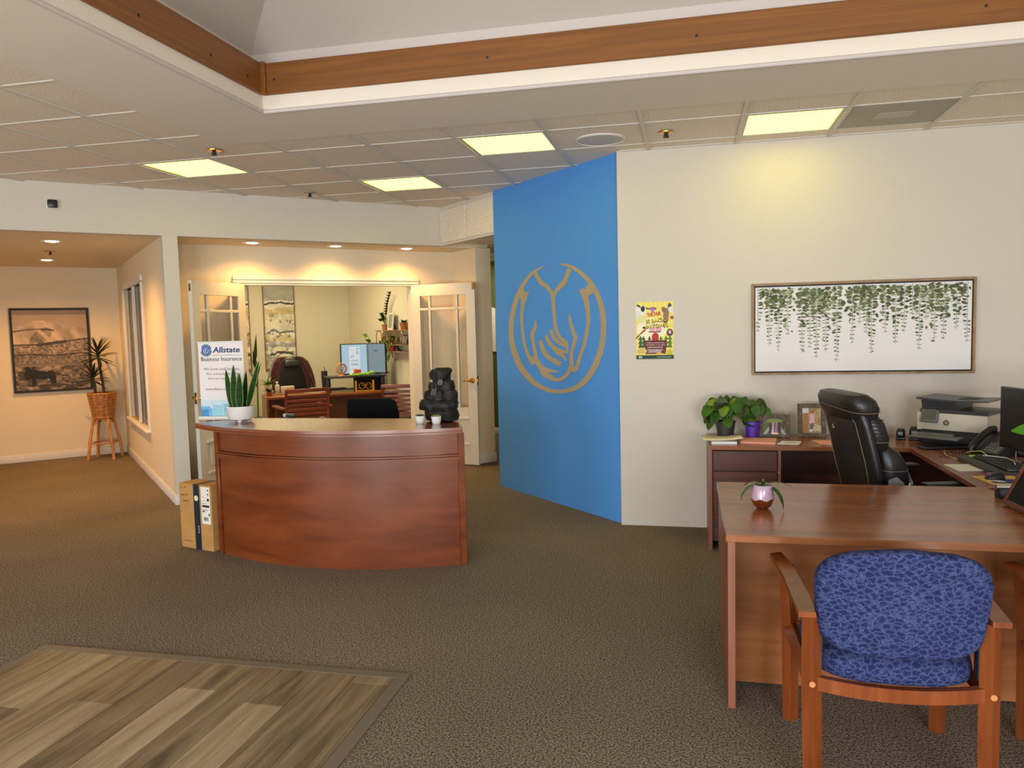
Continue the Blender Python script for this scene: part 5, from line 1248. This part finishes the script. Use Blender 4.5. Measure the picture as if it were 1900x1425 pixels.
# black executive chair at the desk
BC = thing('leather_office_chair', 'black leather office chair with stitched headrest between desk and credenza', 'chair', (1.20, 4.78, 0), math.radians(15))
def side_loft(name, rows, m, par, n=30, p=3.2):
    """rows: (z, x centre, half thickness, half width); sections follow the reclining back"""
    b = MB(); b.rings([[Vector((x, y, z)) for x, y in sel(n, t_, w_, p, (xc, 0))] for z, xc, t_, w_ in rows]); return b.build(name, m, par)
side_loft('back_shell', [(.50, -.235, .02, .12), (.54, -.24, .035, .19), (.62, -.252, .04, .235), (.75, -.275, .042, .25), (.88, -.305, .042, .25), (1.0, -.335, .042, .245), (1.09, -.36, .04, .235), (1.12, -.37, .03, .21)], M['leather'], BC)
side_loft('back_cushion', [(.56, -.19, .04, .17), (.60, -.175, .075, .215), (.68, -.165, .10, .24), (.78, -.175, .098, .245), (.86, -.205, .075, .24), (.895, -.225, .04, .21)], M['leather'], BC)
side_loft('back_cushion', [(.84, -.245, .03, .19), (.87, -.245, .055, .225), (.94, -.258, .072, .24), (1.02, -.28, .07, .235), (1.07, -.30, .045, .21)], M['leather'], BC)
side_loft('headrest', [(1.02, -.335, .04, .20), (1.045, -.325, .075, .235), (1.10, -.335, .098, .25), (1.145, -.35, .092, .245), (1.175, -.365, .065, .22), (1.185, -.37, .03, .17)], M['leather'], BC)
side_loft('seat', [(.43, .04, .24, .22), (.45, .04, .265, .25), (.50, .04, .27, .255), (.53, .04, .255, .24), (.54, .04, .22, .20)], M['leather'], BC)
for pts in ([(-.388 + (z - 1.0) * -.1, y, z) for z, y in ((.58, -.20), (.8, -.222), (1.02, -.212), (1.06, -.16), (1.07, 0), (1.06, .16), (1.02, .212), (.8, .222), (.58, .20))],):
    q = [(float(np.interp(z, (.54, .62, .75, .88, 1.0, 1.09), (-.268, -.291, -.316, -.346, -.376, -.399))), y * .86, z) for _, y, z in pts]
    b = MB(); b.tube(q, .0022, 5); b.build('stitching', M['stitch'], BC)
for z, xc, t_, w_ in ((1.10, -.335, .099, .251), (.78, -.175, .099, .246), (.94, -.258, .073, .241)):
    b = MB(); b.tube([(x, y, z + .02 * math.sin(2 * PI * i / 30)) for i, (x, y) in enumerate(sel(30, t_, w_, 3.2, (xc, 0)))], .002, 5, closed=True); b.build('stitching', M['stitch'], BC)
b = MB()
for k in range(7):
    z = .92 + k * .02; b.tube([(-.222 - (z - .92) * .22, -.222, z), (-.255 - (z - .92) * .22, -.239, z + .006), (-.30 - (z - .92) * .25, -.238, z + .01)], .003, 5)
b.build('gathers', M['leather'], BC, kind='stuff')
for s in (-1, 1):
    b = MB(); b.box((-.05, s * .285 - .04, .678), (.235, s * .285 + .04, .703), .012, 3); ar = b.build('armrest', M['leather'], BC)
    b = MB(); b.tube([(-.19, s * .262, .60), (-.12, s * .285, .655), (.0, s * .285, .668), (.20, s * .285, .668)], .011, 8); b.tube([(.17, s * .285, .668), (.20, s * .28, .58), (.14, s * .26, .47)], .015, 8); b.build('arm_bracket', M['chrome'], BC)
    b = MB(); b.prism([(-.24, .60), (-.13, .60), (-.15, .70), (-.19, .735), (-.235, .72)], 0, .008); q = b.build('side_plate', M['silver'], BC); q.rotation_euler = (PI / 2, 0, 0); q.location = (0, s * .262 + (.004), 0)
    b = MB(); b.cyl((-.185, s * .258, .66), (-.185, s * .275, .66), .014, n=14); b.build('bolt', M['ink'], BC)
b = MB(); b.cyl((.02, 0, .07), (.02, 0, .44), .03, .024, 14); b.build('gas_lift', M['black'], BC)
for k in range(5):
    a = k * 2 * PI / 5 + .2; c, s_ = math.cos(a), math.sin(a); b = MB(); b.tube([(.02, 0, .10), (.02 + c * .16, s_ * .16, .09), (.02 + c * .30, s_ * .30, .075)], [.03, .022, .016], 8); lg = b.build('leg', M['black'], BC)
    b = MB(); b.cyl((.02 + c * .3 - s_ * .02, s_ * .3 + c * .02, .028), (.02 + c * .3 + s_ * .02, s_ * .3 - c * .02, .028), .028, n=14); b.build('caster', M['black'], lg)
b = MB(); b.tube([(-.358 - .02, .06, .985), (-.38, .075, 1.005), (-.382, .09, .985), (-.379, .075, .965), (-.377, .10, .965)], .003, 5); b.build('emblem', M['chrome'], BC)

# blue upholstered guest armchairs
def guest_chair(label, loc):
    t = thing('blue_guest_chair', label, 'chair', loc, 0, 'blue guest armchairs at the front desk')
    m = M['chair_wood']
    for s in (-1, 1):
        b = MB(); b.tube([(s * .268, .26, 0), (s * .272, .26, .40), (s * .285, .27, .628)], [.030, .031, .029], 4); b.build('leg', m, t, smooth=False)
        b = MB(); b.tube([(s * .262, -.28, 0), (s * .266, -.262, .36), (s * .268, -.262, .628)], [.030, .032, .029], 4); b.build('leg', m, t, smooth=False)
        pl = [(s * .258, -.302), (s * .312, -.302), (s * .318, -.18), (s * .322, .0), (s * .332, .16), (s * .345, .29), (s * .300, .315), (s * .278, .18), (s * .268, 0), (s * .258, -.16)]
        b = MB(); rs = [[Vector((x, y, .628 + dz + .018 * math.sin((y + .3) * 3.0))) for x, y in pl] for dz in (0, .018, .026)]
        b.rings(rs[:2]); b.build('armrest', m, t, ang=60)
        b = MB(); b.tube([(s * .262, -.25, .385), (s * .266, .0, .378), (s * .268, .25, .375)], .028, 4); b.build('side_rail', m, t, smooth=False)
        b = MB(); b.cyl((s * .268, -.296, .40), (s * .268, -.290, .40), .010, n=12); b.build('screw_cap', mat('screw_cap', rgb(196, 128, 80), .4), t)
    b = MB(); n = 16
    rs = []
    for i in range(n + 1):
        x = -.25 + .5 * i / n; dz = .018 * (1 - (x / .25) ** 2); y = -.262 - .012 * (1 - (x / .25) ** 2)
        rs.append([Vector((x, y - .014, .372 - dz)), Vector((x, y + .014, .372 - dz)), Vector((x, y + .014, .418 - dz)), Vector((x, y - .014, .418 - dz))])
    b.rings(rs); b.build('back_rail', m, t, ang=60)
    b = MB(); b.box((-.25, .235, .36), (.25, .262, .405), .004); b.build('front_rail', m, t, smooth=False)
    # seat cushion: rounded plan, domed
    b = MB(); rs = []
    for z, k in ((.405, .93), (.415, .985), (.44, 1.0), (.462, .985), (.478, .94), (.486, .84), (.490, .60), (.491, .2)):
        rs.append([Vector((x, y, z + (.006 if z > .47 else 0) * math.cos(x * 6))) for x, y in sel(40, .262 * k, .272 * k, 3.2, (0, -.012))])
    b.rings(rs); b.build('seat', M['fabric'], t, ang=60)
    # padded back, bowed in plan with a crowned top
    b = MB(); n = 36; L_ = []
    outl = []
    for k in range(n):
        a = 2 * PI * k / n; ca, sa = math.cos(a), math.sin(a); x = math.copysign(abs(ca) ** .36, ca); z = math.copysign(abs(sa) ** (.40 if sa > 0 else .36), sa)
        hw = .268 - .028 * (1 - z) * .5
        outl.append((x * hw, .672 + z * (.178 if sa > 0 else .150) + (.050 * (1 - x * x) - .026 if sa > 0 else -.012 * (1 - x * x))))
    def back_y(x, z): return -.255 + .050 * (x / .268) ** 2 - .16 * (z - .5) - .03
    for d, k in ((-.034, .90), (-.032, .97), (-.022, 1.0), (0, 1.012), (.02, 1.0), (.03, .96), (.034, .88)):
        rs_ = []
        for x, z in outl:
            xx, zz = x * k, .672 + (z - .672) * k; rs_.append(Vector((xx, back_y(xx, zz) + d, zz)))
        L_.append(rs_)
    # fill the faces with inner rings so they stay smooth
    for kk in (.6, .3): L_.append([Vector((x * kk, back_y(x * kk, .672 + (z - .672) * kk) + .036, .672 + (z - .672) * kk)) for x, z in outl])
    for kk in (.6, .3): L_.insert(0, [Vector((x * kk if kk == .6 else x * kk, back_y(x * kk, .672 + (z - .672) * kk) - .036, .672 + (z - .672) * kk)) for x, z in outl])
    L_[0], L_[1] = L_[0], L_[1]
    b.rings(L_); b.build('backrest', M['fabric'], t, ang=80)
    for s in (-1, 1):
        b = MB(); b.box((s * .240 - .008, -.262, .44), (s * .240 + .008, -.225, .60)); b.build('back_bracket', M['black'], t, smooth=False)
    return t
guest_chair('blue patterned guest armchair with wooden frame, facing the front desk', (.655, 2.915, 0))
guest_chair('second blue guest armchair cut off at the right picture edge', (1.492, 2.915, 0))

# --- things on the front desk
OR = thing('potted_orchid', 'small strappy leaved plant in lilac and copper pot on the front desk', 'plant', (.322, 3.66, .738))
b = MB(); b.lathe([(.001, 0), (.022, 0), (.040, .016), (.050, .042), (.0505, .050)], n=36, cap1=False); b.build('pot_base', M['copper'], OR)
b = MB(); n = 36; rs = []
for r, z, wv in ((.0512, .046, .004), (.0505, .060, 0), (.047, .085, 0), (.0425, .108, 0), (.041, .110, 0), (.039, .106, 0), (.040, .09, 0)):
    rs.append([Vector((r * math.cos(2 * PI * k / n), r * math.sin(2 * PI * k / n), z + wv * math.sin(6 * 2 * PI * k / n))) for k in range(n)])
b.rings(rs, cap0=False, cap1=False); b.build('pot', M['lilac'], OR)
b = MB(); b.lathe([(.001, .098), (.039, .094)], n=24, cap0=False, cap1=False); b.build('soil', M['soil'], OR)
for d, L, W, dr in (((-1, -.15, .45), .135, .036, 2.6), ((.9, -.35, .25), .155, .048, 3.2), ((-.6, .5, .5), .11, .03, 1.6), ((1, .3, .55), .15, .018, 1.3), ((.1, -.5, .9), .06, .022, 1.5)):
    b = MB(); b.leaf((0, 0, .100), d, L, W, droop=dr, n=9, fold=.12, shape=.7, tip=1.1); b.build('leaf', M['leaf'], OR)
b = MB(); b.cyl((0, 0, .09), (.004, 0, .135), .007, .004, 7); b.build('stem', M['stem_g'], OR)
for x in (-.02, .02):
    pass
WF = thing('wooden_display_frame', 'dark red wooden display frame leaning at the right end of the desk', 'frame', (1.400, 3.53, .751), math.radians(6))
b = MB(); Mx = Matrix.Rotation(math.radians(27), 4, 'Y')
for lo_, hi_ in (((0, 0, 0), (.026, .022, .42)), ((0, .30, 0), (.026, .322, .42)), ((0, .022, .0), (.026, .30, .022)), ((0, .022, .398), (.026, .30, .42))): b.box(lo_, hi_, .003, 1, Mx)
b.build('frame', M['dark_red_wood'], WF, smooth=False)
b = MB(); b.box((.006, .022, .022), (.02, .30, .398), 0, 1, Mx); b.build('panel', M['black_matte'], WF, smooth=False)
b = MB(); b.tube([(.13, .16, .24), (.30, .16, -.011)], .012, 4); b.build('easel_leg', M['dark_red_wood'], WF, smooth=False)

# --- things on the credenza
def broad_plant(name, label, loc, pot, n, L, W, e0, e1, zb, seed, ms, sx=1.0):
    t = thing(name, label, 'plant', loc)
    pot(t); r = random.Random(seed)
    for k in range(n):
        a = k * 2.4 + r.uniform(-.25, .25); e = e0 + (e1 - e0) * (k / n); sl = r.uniform(.55, 1.0) * L
        d = Vector((math.cos(a) * sx, math.sin(a) * .62, e)); tip_ = Vector((0, 0, zb)) + d.normalized() * sl
        b = MB(); b.tube([(0, 0, zb - .02), tuple(Vector((0, 0, zb)) * .5 + tip_ * .5 + Vector((0, 0, .03))), tuple(tip_)], [.004, .003, .0025], 5); st = b.build('stem', M['stem_g'], t)
        ld = Vector((d.x * .7 + r.uniform(-.3, .3), d.y * .4 - .18, r.uniform(-.75, .1) + (.55 if k > n * .8 else 0)))
        b = MB(); b.leaf(tip_ - ld.normalized() * W * .35, ld, r.uniform(.85, 1.2) * W * 1.3, W * r.uniform(.95, 1.2), droop=.9, n=8, fold=.12, shape=.55, tip=.62, wave=.002, up=(-.2, -.75, .8)); b.build('leaf', ms[k % len(ms)], st)
    return t
def pot_black(t):
    b = MB(); b.lathe([(.001, 0), (.055, 0), (.070, .115), (.074, .118), (.073, .13), (.066, .13), (.064, .11), (.001, .11)], n=32); b.build('pot', M['potblack'], t)
def pot_purple(t):
    b = MB(); b.lathe([(.001, 0), (.044, 0), (.052, .105), (.056, .107), (.056, .122), (.050, .122), (.048, .10), (.001, .10)], n=32); b.build('pot', M['purple'], t)
broad_plant('potted_houseplant', 'large bushy houseplant in black pot on the credenza end', (.255, 5.83, .738), pot_black, 40, .165, .078, -.10, 2.0, .14, 5, [M['leaf'], M['leaf'], M['leaf'], M['leaf_l'], M['leaf_d'], M['leaf']])
broad_plant('potted_houseplant', 'smaller houseplant in purple pot beside the black pot', (.445, 5.86, .738), pot_purple, 14, .16, .070, .5, 2.2, .13, 9, [M['leaf'], M['leaf_d'], M['leaf']], .7)
PT = thing('paper_tray', 'low grey tray holding a cream sheet at the credenza end', 'tray', (.232, 5.63, .738), .02)
b = MB(); b.box((-.085, -.10, 0), (.085, .10, .004), 0); b.box((-.085, -.10, 0), (.085, -.094, .022), 0); b.box((-.085, .094, 0), (.085, .10, .022)); b.build('tray', M['white'], PT, smooth=False)
b = MB()
rs = [[Vector((x, y, .030 + .012 * ((x + .05) / .15) ** 2 + .006 * (y > 0) * ((x + .14) < .03))) for x in np.linspace(-.145, .125, 12)] for y in (-.105, .0, .105)]
b.rings(rs, closed=False); q = b.build('cream_sheet', M['paper_y'], None, (.232, 5.63, .738), .06); tag(q, 'curled cream paper sheet on the low tray', 'paper')
md = q.modifiers.new('thick', 'SOLIDIFY'); md.thickness = .0015
def sheet(name, label, pts, z, th, m, cat='paper', extra=None):
    c = Vector((sum(p[0] for p in pts) / len(pts), sum(p[1] for p in pts) / len(pts), z))
    b = MB(); b.prism([(p[0] - c.x, p[1] - c.y) for p in pts], 0, th); o = tag(b.build(name, m, None, c, smooth=False), label, cat)
    if extra: extra(o)
    return o
sheet('paper_stack', 'stack of salmon pink paper left of the white card', [(.345, 5.60), (.575, 5.56), (.605, 5.78), (.36, 5.81)], .7385, .012, M['paper_p'])
def note(o):
    b = MB(); b.box((-.035, -.02, .0026), (.04, .015, .0032)); b.build('print_block', mat('grey_print', rgb(190, 168, 158), .8), o, smooth=False)
sheet('white_card', 'small white card lying in front of the photo frames', [(.588, 5.575), (.728, 5.56), (.765, 5.70), (.635, 5.715)], .7385, .0025, M['paper'], 'card', note)
sheet('pink_notepad', 'pink notepad sheet partly behind the black leather chair', [(.865, 5.565), (1.03, 5.555), (1.03, 5.74), (.835, 5.76)], .7385, .004, M['paper_p'])
def wedding(U, V):
    im = blob(31, (70, 74, 44), (120, 118, 84))(U, V); im = mixc(im, poly(U, V, [(0, 0), (.30, .5), (.36, .4), (.16, 0)]), (176, 172, 170)); im = mixc(im, poly(U, V, [(1, 0), (.74, .45), (.68, .35), (.84, 0)]), (170, 166, 166))
    im = mixc(im, ell(U, V, .5, .82, .34, .12), (130, 140, 70)); im = mixc(im, poly(U, V, [(.36, .04), (.44, .7), (.48, .7), (.48, .04)]), (208, 176, 196)); im = mixc(im, poly(U, V, [(.5, .04), (.56, .72), (.62, .72), (.64, .04)]), (170, 116, 170))
    im = mixc(im, poly(U, V, [(.26, .1), (.28, .68), (.36, .68), (.38, .1)]), (66, 46, 44)); im = mixc(im, poly(U, V, [(.66, .1), (.66, .7), (.74, .7), (.78, .1)]), (74, 48, 44)); im = mixc(im, ell(U, V, .52, .05, .17, .05), (246, 220, 180)); im = mixc(im, poly(U, V, [(.8, .5), (.98, .95), (.98, .4)]), (92, 54, 44)); return im
def child(U, V):
    im = blob(33, (150, 126, 84), (190, 164, 120))(U, V); im = mixc(im, poly(U, V, [(0, .75), (.36, .8), (.36, 1), (0, 1)]), (214, 216, 214)); im = mixc(im, poly(U, V, [(.02, .0), (.3, .1), (.34, .8), (.05, .8)]), (170, 122, 74)); im = mixc(im, poly(U, V, [(.5, .1), (1, .05), (1, .3), (.7, .36)]), (200, 186, 160))
    im = mixc(im, ell(U, V, .52, .80, .11, .08), (200, 140, 100)); im = mixc(im, ell(U, V, .53, .86, .12, .06), (150, 100, 60)); im = mixc(im, poly(U, V, [(.38, .38), (.40, .74), (.62, .74), (.68, .40)]), (224, 176, 196)); im = mixc(im, poly(U, V, [(.42, .14), (.44, .38), (.58, .38), (.56, .14)]), (96, 110, 118)); im = mixc(im, ell(U, V, .46, .10, .09, .04), (230, 226, 220)); return im
small_frame('photo_frame', 'weathered wood photo frame with a wide wedding party picture', (.602, 5.88, .739), -.03, .212, .168, .14, M['frame_grey'], wedding, .024)
small_frame('photo_frame', 'taller weathered wood photo frame with a standing child picture', (.862, 5.90, .739), .02, .192, .245, .14, M['frame_grey'], child, .032)
small_frame('photo_frame', 'weathered wood photo frame half hidden behind the black leather chair', (1.20, 5.90, .739), .05, .18, .20, .14, M['frame_grey'], blob(40, (160, 120, 80), (220, 190, 140)), .030)
for nm, lb, x, y, sx, sz in (('desk_stapler', 'small black stapler standing left of the wider black one', 1.44, 5.86, .030, .075), ('hole_punch', 'wider black punch standing left of the printer', 1.525, 5.83, .040, .092)):
    t = thing(nm, lb, 'stapler', (x, y, .738), -.3)
    b = MB(); b.box((-sx, -.05, 0), (sx, .05, .02), .006, 2); b.build('base', M['black'], t)
    b = MB(); b.rings([[Vector((xx, yy, z)) for xx, yy in sel(20, sx * k, .048 * k, 4)] for z, k in ((.02, .8), (.03, .95), (sz * .8, .9), (sz, .65))]); b.build('body', M['black'], t)
    b = MB(); b.box((-sx * .5, -.046, sz * .55), (sx * .5, -.040, sz * .72)); b.build('badge', M['silver'], t, smooth=False)
# printer
PR = thing('office_printer', 'cream and dark grey multifunction printer on the credenza', 'printer', (1.50, 5.70, .738), -math.radians(37))
pw, pd = .43, .31
b = MB(); b.box((.01, .03, 0), (pw - .01, pd, .085), .006, 2); b.build('base', M['dark'], PR)
b = MB(); b.box((0, 0, .092), (pw, pd, .212), .006, 2); b.build('body', M['cream'], PR)
b = MB(); b.box((.03, -.001, .072), (pw - .03, .05, .100)); b.build('output_slot', M['ink'], PR, smooth=False)
b = MB(); b.box((.0, -.12, .052), (pw * .70, .06, .066), .004, 2); b.box((.02, -.04, .064), (.24, .02, .080), .003); b.build('output_tray', M['grey'], PR)
b = MB(); b.box((.26, -.002, .02), (pw - .01, .03, .078), .003); b.build('paper_drawer', M['dark'], PR)
b = MB(); b.prism_x([(.0, .212), (pd, .212), (pd, .300), (.015, .300), (.03, .25)], .02, pw * .55); b.prism_x([(.0, .212), (pd, .212), (pd, .235), (.0, .235)], .02, pw + .004); b.build('scanner', M['scan'], PR, smooth=False)
b = MB(); b.prism_y([(-.0, .300), (pw * .55, .288), (pw * .62, .288), (pw + .01, .300), (pw + .01, .307), (pw * .60, .300), (0, .313)], -.015, pd); b.build('feeder_lid', M['scan'], PR, smooth=False)
b = MB(); b.box((pw * .52, .08, .296), (pw * .95, .25, .303)); b.build('feeder_slot', M['ink'], PR, smooth=False)
b = MB(); Mx = Matrix.Translation((.085, -.006, .190)) @ Matrix.Rotation(math.radians(-24), 4, 'X')
b.box((-.055, -.012, -.045), (.055, .012, .045), .006, 2, Mx); b.build('control_panel', M['grey'], PR)
b = MB(); b.box((-.042, -.0135, -.028), (.042, -.0115, .034), 0, 1, Mx); b.build('touch_screen', M['lcd'], PR, smooth=False)
b = MB(); b.lathe([(.001, 0), (.019, 0), (.019, .0012), (.001, .0012)], n=28); q = b.build('logo_disc', mat('logo_grey', rgb(96, 88, 76), .4), PR); q.location = (.185, -.0003, .150); q.rotation_euler = (PI / 2, 0, 0)
text('lettering', 'hp', PR, (.1745, -.002, .145), M['cream'], height=.0235, width=.021, shear=.25, bold=.01)
# phone
PH = thing('desk_phone', 'black desk phone with handset beside the printer', 'phone', (1.82, 5.25, .738), math.radians(-62))
Mx = Matrix.Translation((0, 0, .046)) @ Matrix.Rotation(math.radians(33), 4, 'X')
b = MB(); b.box((-.09, -.09, .008), (.10, .11, .030), .006, 2, Mx); b.prism_x([(-.07, .0), (.07, .0), (.085, .075), (.06, .065)], -.07, .08); b.build('base', M['dark'], PH)
b = MB(); b.box((0, .05, .030), (.085, .095, .033), 0, 1, Mx); b.build('display', M['lcd'], PH, smooth=False)
b = MB()
for r in range(4):
    for c in range(3): b.ball(tuple((Mx @ Vector((-.002 + c * .021, -.066 + r * .020, .031, 1)))[:3]), .007, 8, 6, (1, .8, .5))
for r in range(4):
    for c in range(2): b.ball(tuple((Mx @ Vector((.066 + c * .018, -.07 + r * .014, .031, 1)))[:3]), .0055, 8, 6, (1.2, .6, .5))
b.build('keypad', M['silver'], PH, kind='stuff')
b = MB(); b.tube([tuple((Mx @ Vector((-.062, y, z, 1)))[:3]) for y, z in ((-.115, .030), (-.10, .050), (-.05, .064), (.02, .068), (.075, .062), (.115, .045))], [.020, .027, .024, .023, .026, .022], 12, flat=.75); b.build('handset', M['black'], PH)
b = MB(); b.tube([(-.09 + .008 * math.cos(k * .9), -.10 - k * .004, .012 + .008 * math.sin(k * .9)) for k in range(40)], .0025, 5); b.build('cord', M['black'], PH)
# flat tablet by the printer
TBt = thing('tablet', 'flat black tablet lying in front of the printer', 'tablet', (1.60, 5.46, .7385), .16)
b = MB(); b.box((-.15, -.05, 0), (.15, .05, .016), .007, 3); b.build('body', M['black'], TBt)
b = MB(); b.box((-.13, -.04, .0155), (.13, .04, .017)); b.build('screen', M['screen'], TBt, smooth=False)
# glasses with strap
GL = thing('eyeglasses', 'thin framed glasses with a yellow strap on the return desk', 'glasses', (1.53, 5.10, .738), -.5)
for s in (-1, 1):
    b = MB(); b.tube([(s * .034 + x, 0, .021 + z) for x, z in sel(24, .027, .020, 3)], .0016, 6, closed=True); b.build('rim', mat('rim_brown', rgb(70, 44, 40), .3), GL)
    b = MB(); b.rings([[Vector((s * .034 + x, y, .021 + z)) for x, z in sel(20, .026, .019, 3)] for y in (-.0006, .0006)]); b.build('lens', M['glass'], GL)
    b = MB(); b.tube([(s * .061, 0, .032), (s * .063, .06, .031), (s * .06, .125, .020)], .0018, 5); b.build('temple', mat('temple_brown', rgb(70, 44, 40), .3), GL)
b = MB(); b.cyl((-.008, 0, .026), (.008, 0, .026), .0016, n=6); b.build('bridge', M['brass'], GL)
b = MB(); b.tube([(.06, .12, .02), (.09, .10, .035), (.15, .07, .045), (.19, .02, .030), (.17, -.03, .008), (.10, -.04, .003), (.02, -.02, .003), (-.04, .06, .008), (-.06, .12, .018)], .0026, 6); b.build('strap', M['strap'], GL)
HL = thing('highlighter', 'lime green highlighter on the grey keyboard pad', 'pen', (1.665, 5.06, .7495), .1)
b = MB(); b.cyl((-.05, 0, .008), (.03, 0, .008), .008, n=10); b.build('barrel', M['lime'], HL)
b = MB(); b.cyl((.03, 0, .008), (.055, 0, .008), .008, .005, 10); b.build('cap', mat('cap_green', rgb(110, 170, 40), .5), HL)
def stamp(o):
    b = MB(); b.tube([(.060 + .026 * math.cos(a), .035 + .02 * math.sin(a), .0024) for a in np.linspace(0, 2 * PI, 21)[:-1]], .0012, 4, closed=True); b.build('seal', mat('seal_tan', rgb(176, 140, 100), .8), o)
sheet('paper_sheet', 'cream envelope lying near the edge of the return desk', [(1.425, 4.865), (1.445, 4.66), (1.64, 4.70), (1.70, 4.90)], .7385, .0022, M['paper'], 'envelope', stamp)
KP = thing('keyboard_pad', 'grey keyboard pad with wrist rest on the return desk', 'pad', (1.70, 4.84, .738), -PI / 2 + .06)
b = MB(); b.rings([[Vector((x, y, z)) for x, y in sel(40, .27 * k, .14 * k, 5)] for z, k in ((0, .99), (.003, 1), (.007, 1), (.009, .98))]); b.build('pad', M['mat_grey'], KP)
b = MB(); b.rings([[Vector((x, y, z)) for x, y in sel(32, .26 * k, .032 * k, 5, (0, -.105))] for z, k in ((.009, 1), (.018, 1), (.023, .9))]); b.build('wrist_rest', mat('wrist_grey', (.05, .046, .042), .6), KP)
KY = thing('desk_keyboard', 'black keyboard on the grey pad beside the dark monitor', 'keyboard', (1.715, 4.84, .7475), -PI / 2 + .06)
b = MB(); b.box((-.22, -.065, 0), (.22, .075, .014), .004, 2); b.build('body', M['black'], KY)
b = MB()
for r in range(5):
    for c in range(18): b.box((-.212 + c * .0236, -.055 + r * .025, .014), (-.212 + c * .0236 + .019, -.055 + r * .025 + .020, .019))
b.build('keys', M['keys'], KY, smooth=False, kind='stuff')
b = MB(); b.tube([(1.68, 5.02, .770), (1.70, 4.99, .772), (1.77, 4.93, .772), (1.77, 4.82, .772), (1.74, 4.72, .772)], .0025, 6); tag(b.build('white_cable', M['white'], None), 'thin white cable lying across the black keyboard', 'cable')
def mprint(o):
    b = MB(); b.box((-.07, -.09, .0021), (.075, .02, .003)); b.build('blue_area', M['bluep'], o, smooth=False)
    b = MB(); b.prism([(-.085, -.02), (-.03, -.06), (.0, -.05), (-.05, .02)], .0031, .0036); b.build('wave', M['paper'], o, smooth=False)
sheet('mouse_pad', 'yellow and blue printed mouse pad under the black mouse', [(1.455, 4.52), (1.49, 4.30), (1.70, 4.33), (1.665, 4.55)], .7385, .0025, M['yellow'], 'mouse pad', mprint)
MO = thing('computer_mouse', 'black mouse with purple button on the printed pad', 'mouse', (1.545, 4.44, .7415), .25)
b = MB(); b.rings([[Vector((x, y, z)) for x, y in sel(24, .050 * k, .031 * k, 2.4)] for z, k in ((0, .95), (.008, 1), (.020, .9), (.030, .62), (.034, .25))]); b.build('body', M['black'], MO)
b = MB(); b.rings([[Vector((x, y, z)) for x, y in sel(16, .020 * k, .020 * k, 2.4, (-.024, .004))] for z, k in ((.012, 1), (.028, .9), (.034, .5))]); b.build('button', mat('mouse_purple', rgb(120, 60, 110), .4), MO)
PN = thing('pink_pen', 'pink pen lying on the desk right of the chair gap', 'pen', (1.49, 4.205, .7385), .05)
b = MB(); b.cyl((-.04, 0, .006), (.04, 0, .006), .006, n=10); b.build('barrel', M['pink'], PN); b = MB(); b.cyl((-.06, 0, .006), (-.04, 0, .006), .002, .006, 8); b.cyl((.04, 0, .006), (.06, 0, .006), .006, .004, 8); b.build('tip', M['brass'], PN)
ST = thing('tape_holder', 'small black holder with silver top on the front desk', 'holder', (1.43, 4.0, .738), .1)
b = MB(); b.box((-.03, -.03, 0), (.06, .03, .045), .006, 2); b.build('body', M['black'], ST); b = MB(); b.cyl((-.035, 0, .052), (.04, 0, .052), .012, n=12); b.build('roller', M['chrome'], ST)
monitor('desk_monitor', 'dark switched off monitor at the right picture edge', (1.872, 4.83, .738), -PI / 2 + .20, .60, .36, None, .07, lit=False)
DK = thing('docking_station', 'flat black docking box beside the desk phone', 'dock', (1.985, 5.22, .738), -.3)
b = MB(); b.box((-.05, -.06, 0), (.05, .06, .045), .006, 2); b.build('body', M['black'], DK); b = MB(); b.box((-.045, -.055, .0445), (.045, .055, .047), .001); b.build('top_plate', M['scan'], DK)
RP = thing('broad_leaf_plant', 'green broad leaf plant in front of the dark monitor', 'plant', (1.90, 4.36, .738))
b = MB(); b.lathe([(.001, 0), (.05, 0), (.06, .10), (.001, .09)], n=20); b.build('pot', M['ceramic'], RP)
for st_, tp, d, L in (([(0, 0, .09), (0, .02, .20), (-.02, .03, .26)], (-.02, .03, .26), (-.95, -.05, .12), .29), ([(0, 0, .09), (.05, -.02, .20)], (.05, -.02, .20), (.8, -.3, .5), .22), ([(0, 0, .09), (.03, .05, .25)], (.03, .05, .25), (.5, .6, .6), .22)):
    b = MB(); b.tube(st_, .006, 6); sm = b.build('stem', M['stem_g'], RP)
    b = MB(); b.leaf(tp, d, L, .10, droop=.25, n=9, fold=.12, shape=.7, tip=.9, up=(0, -.75, .6)); b.build('leaf', mat('leaf_bright', rgb(70, 128, 24), .35), sm)
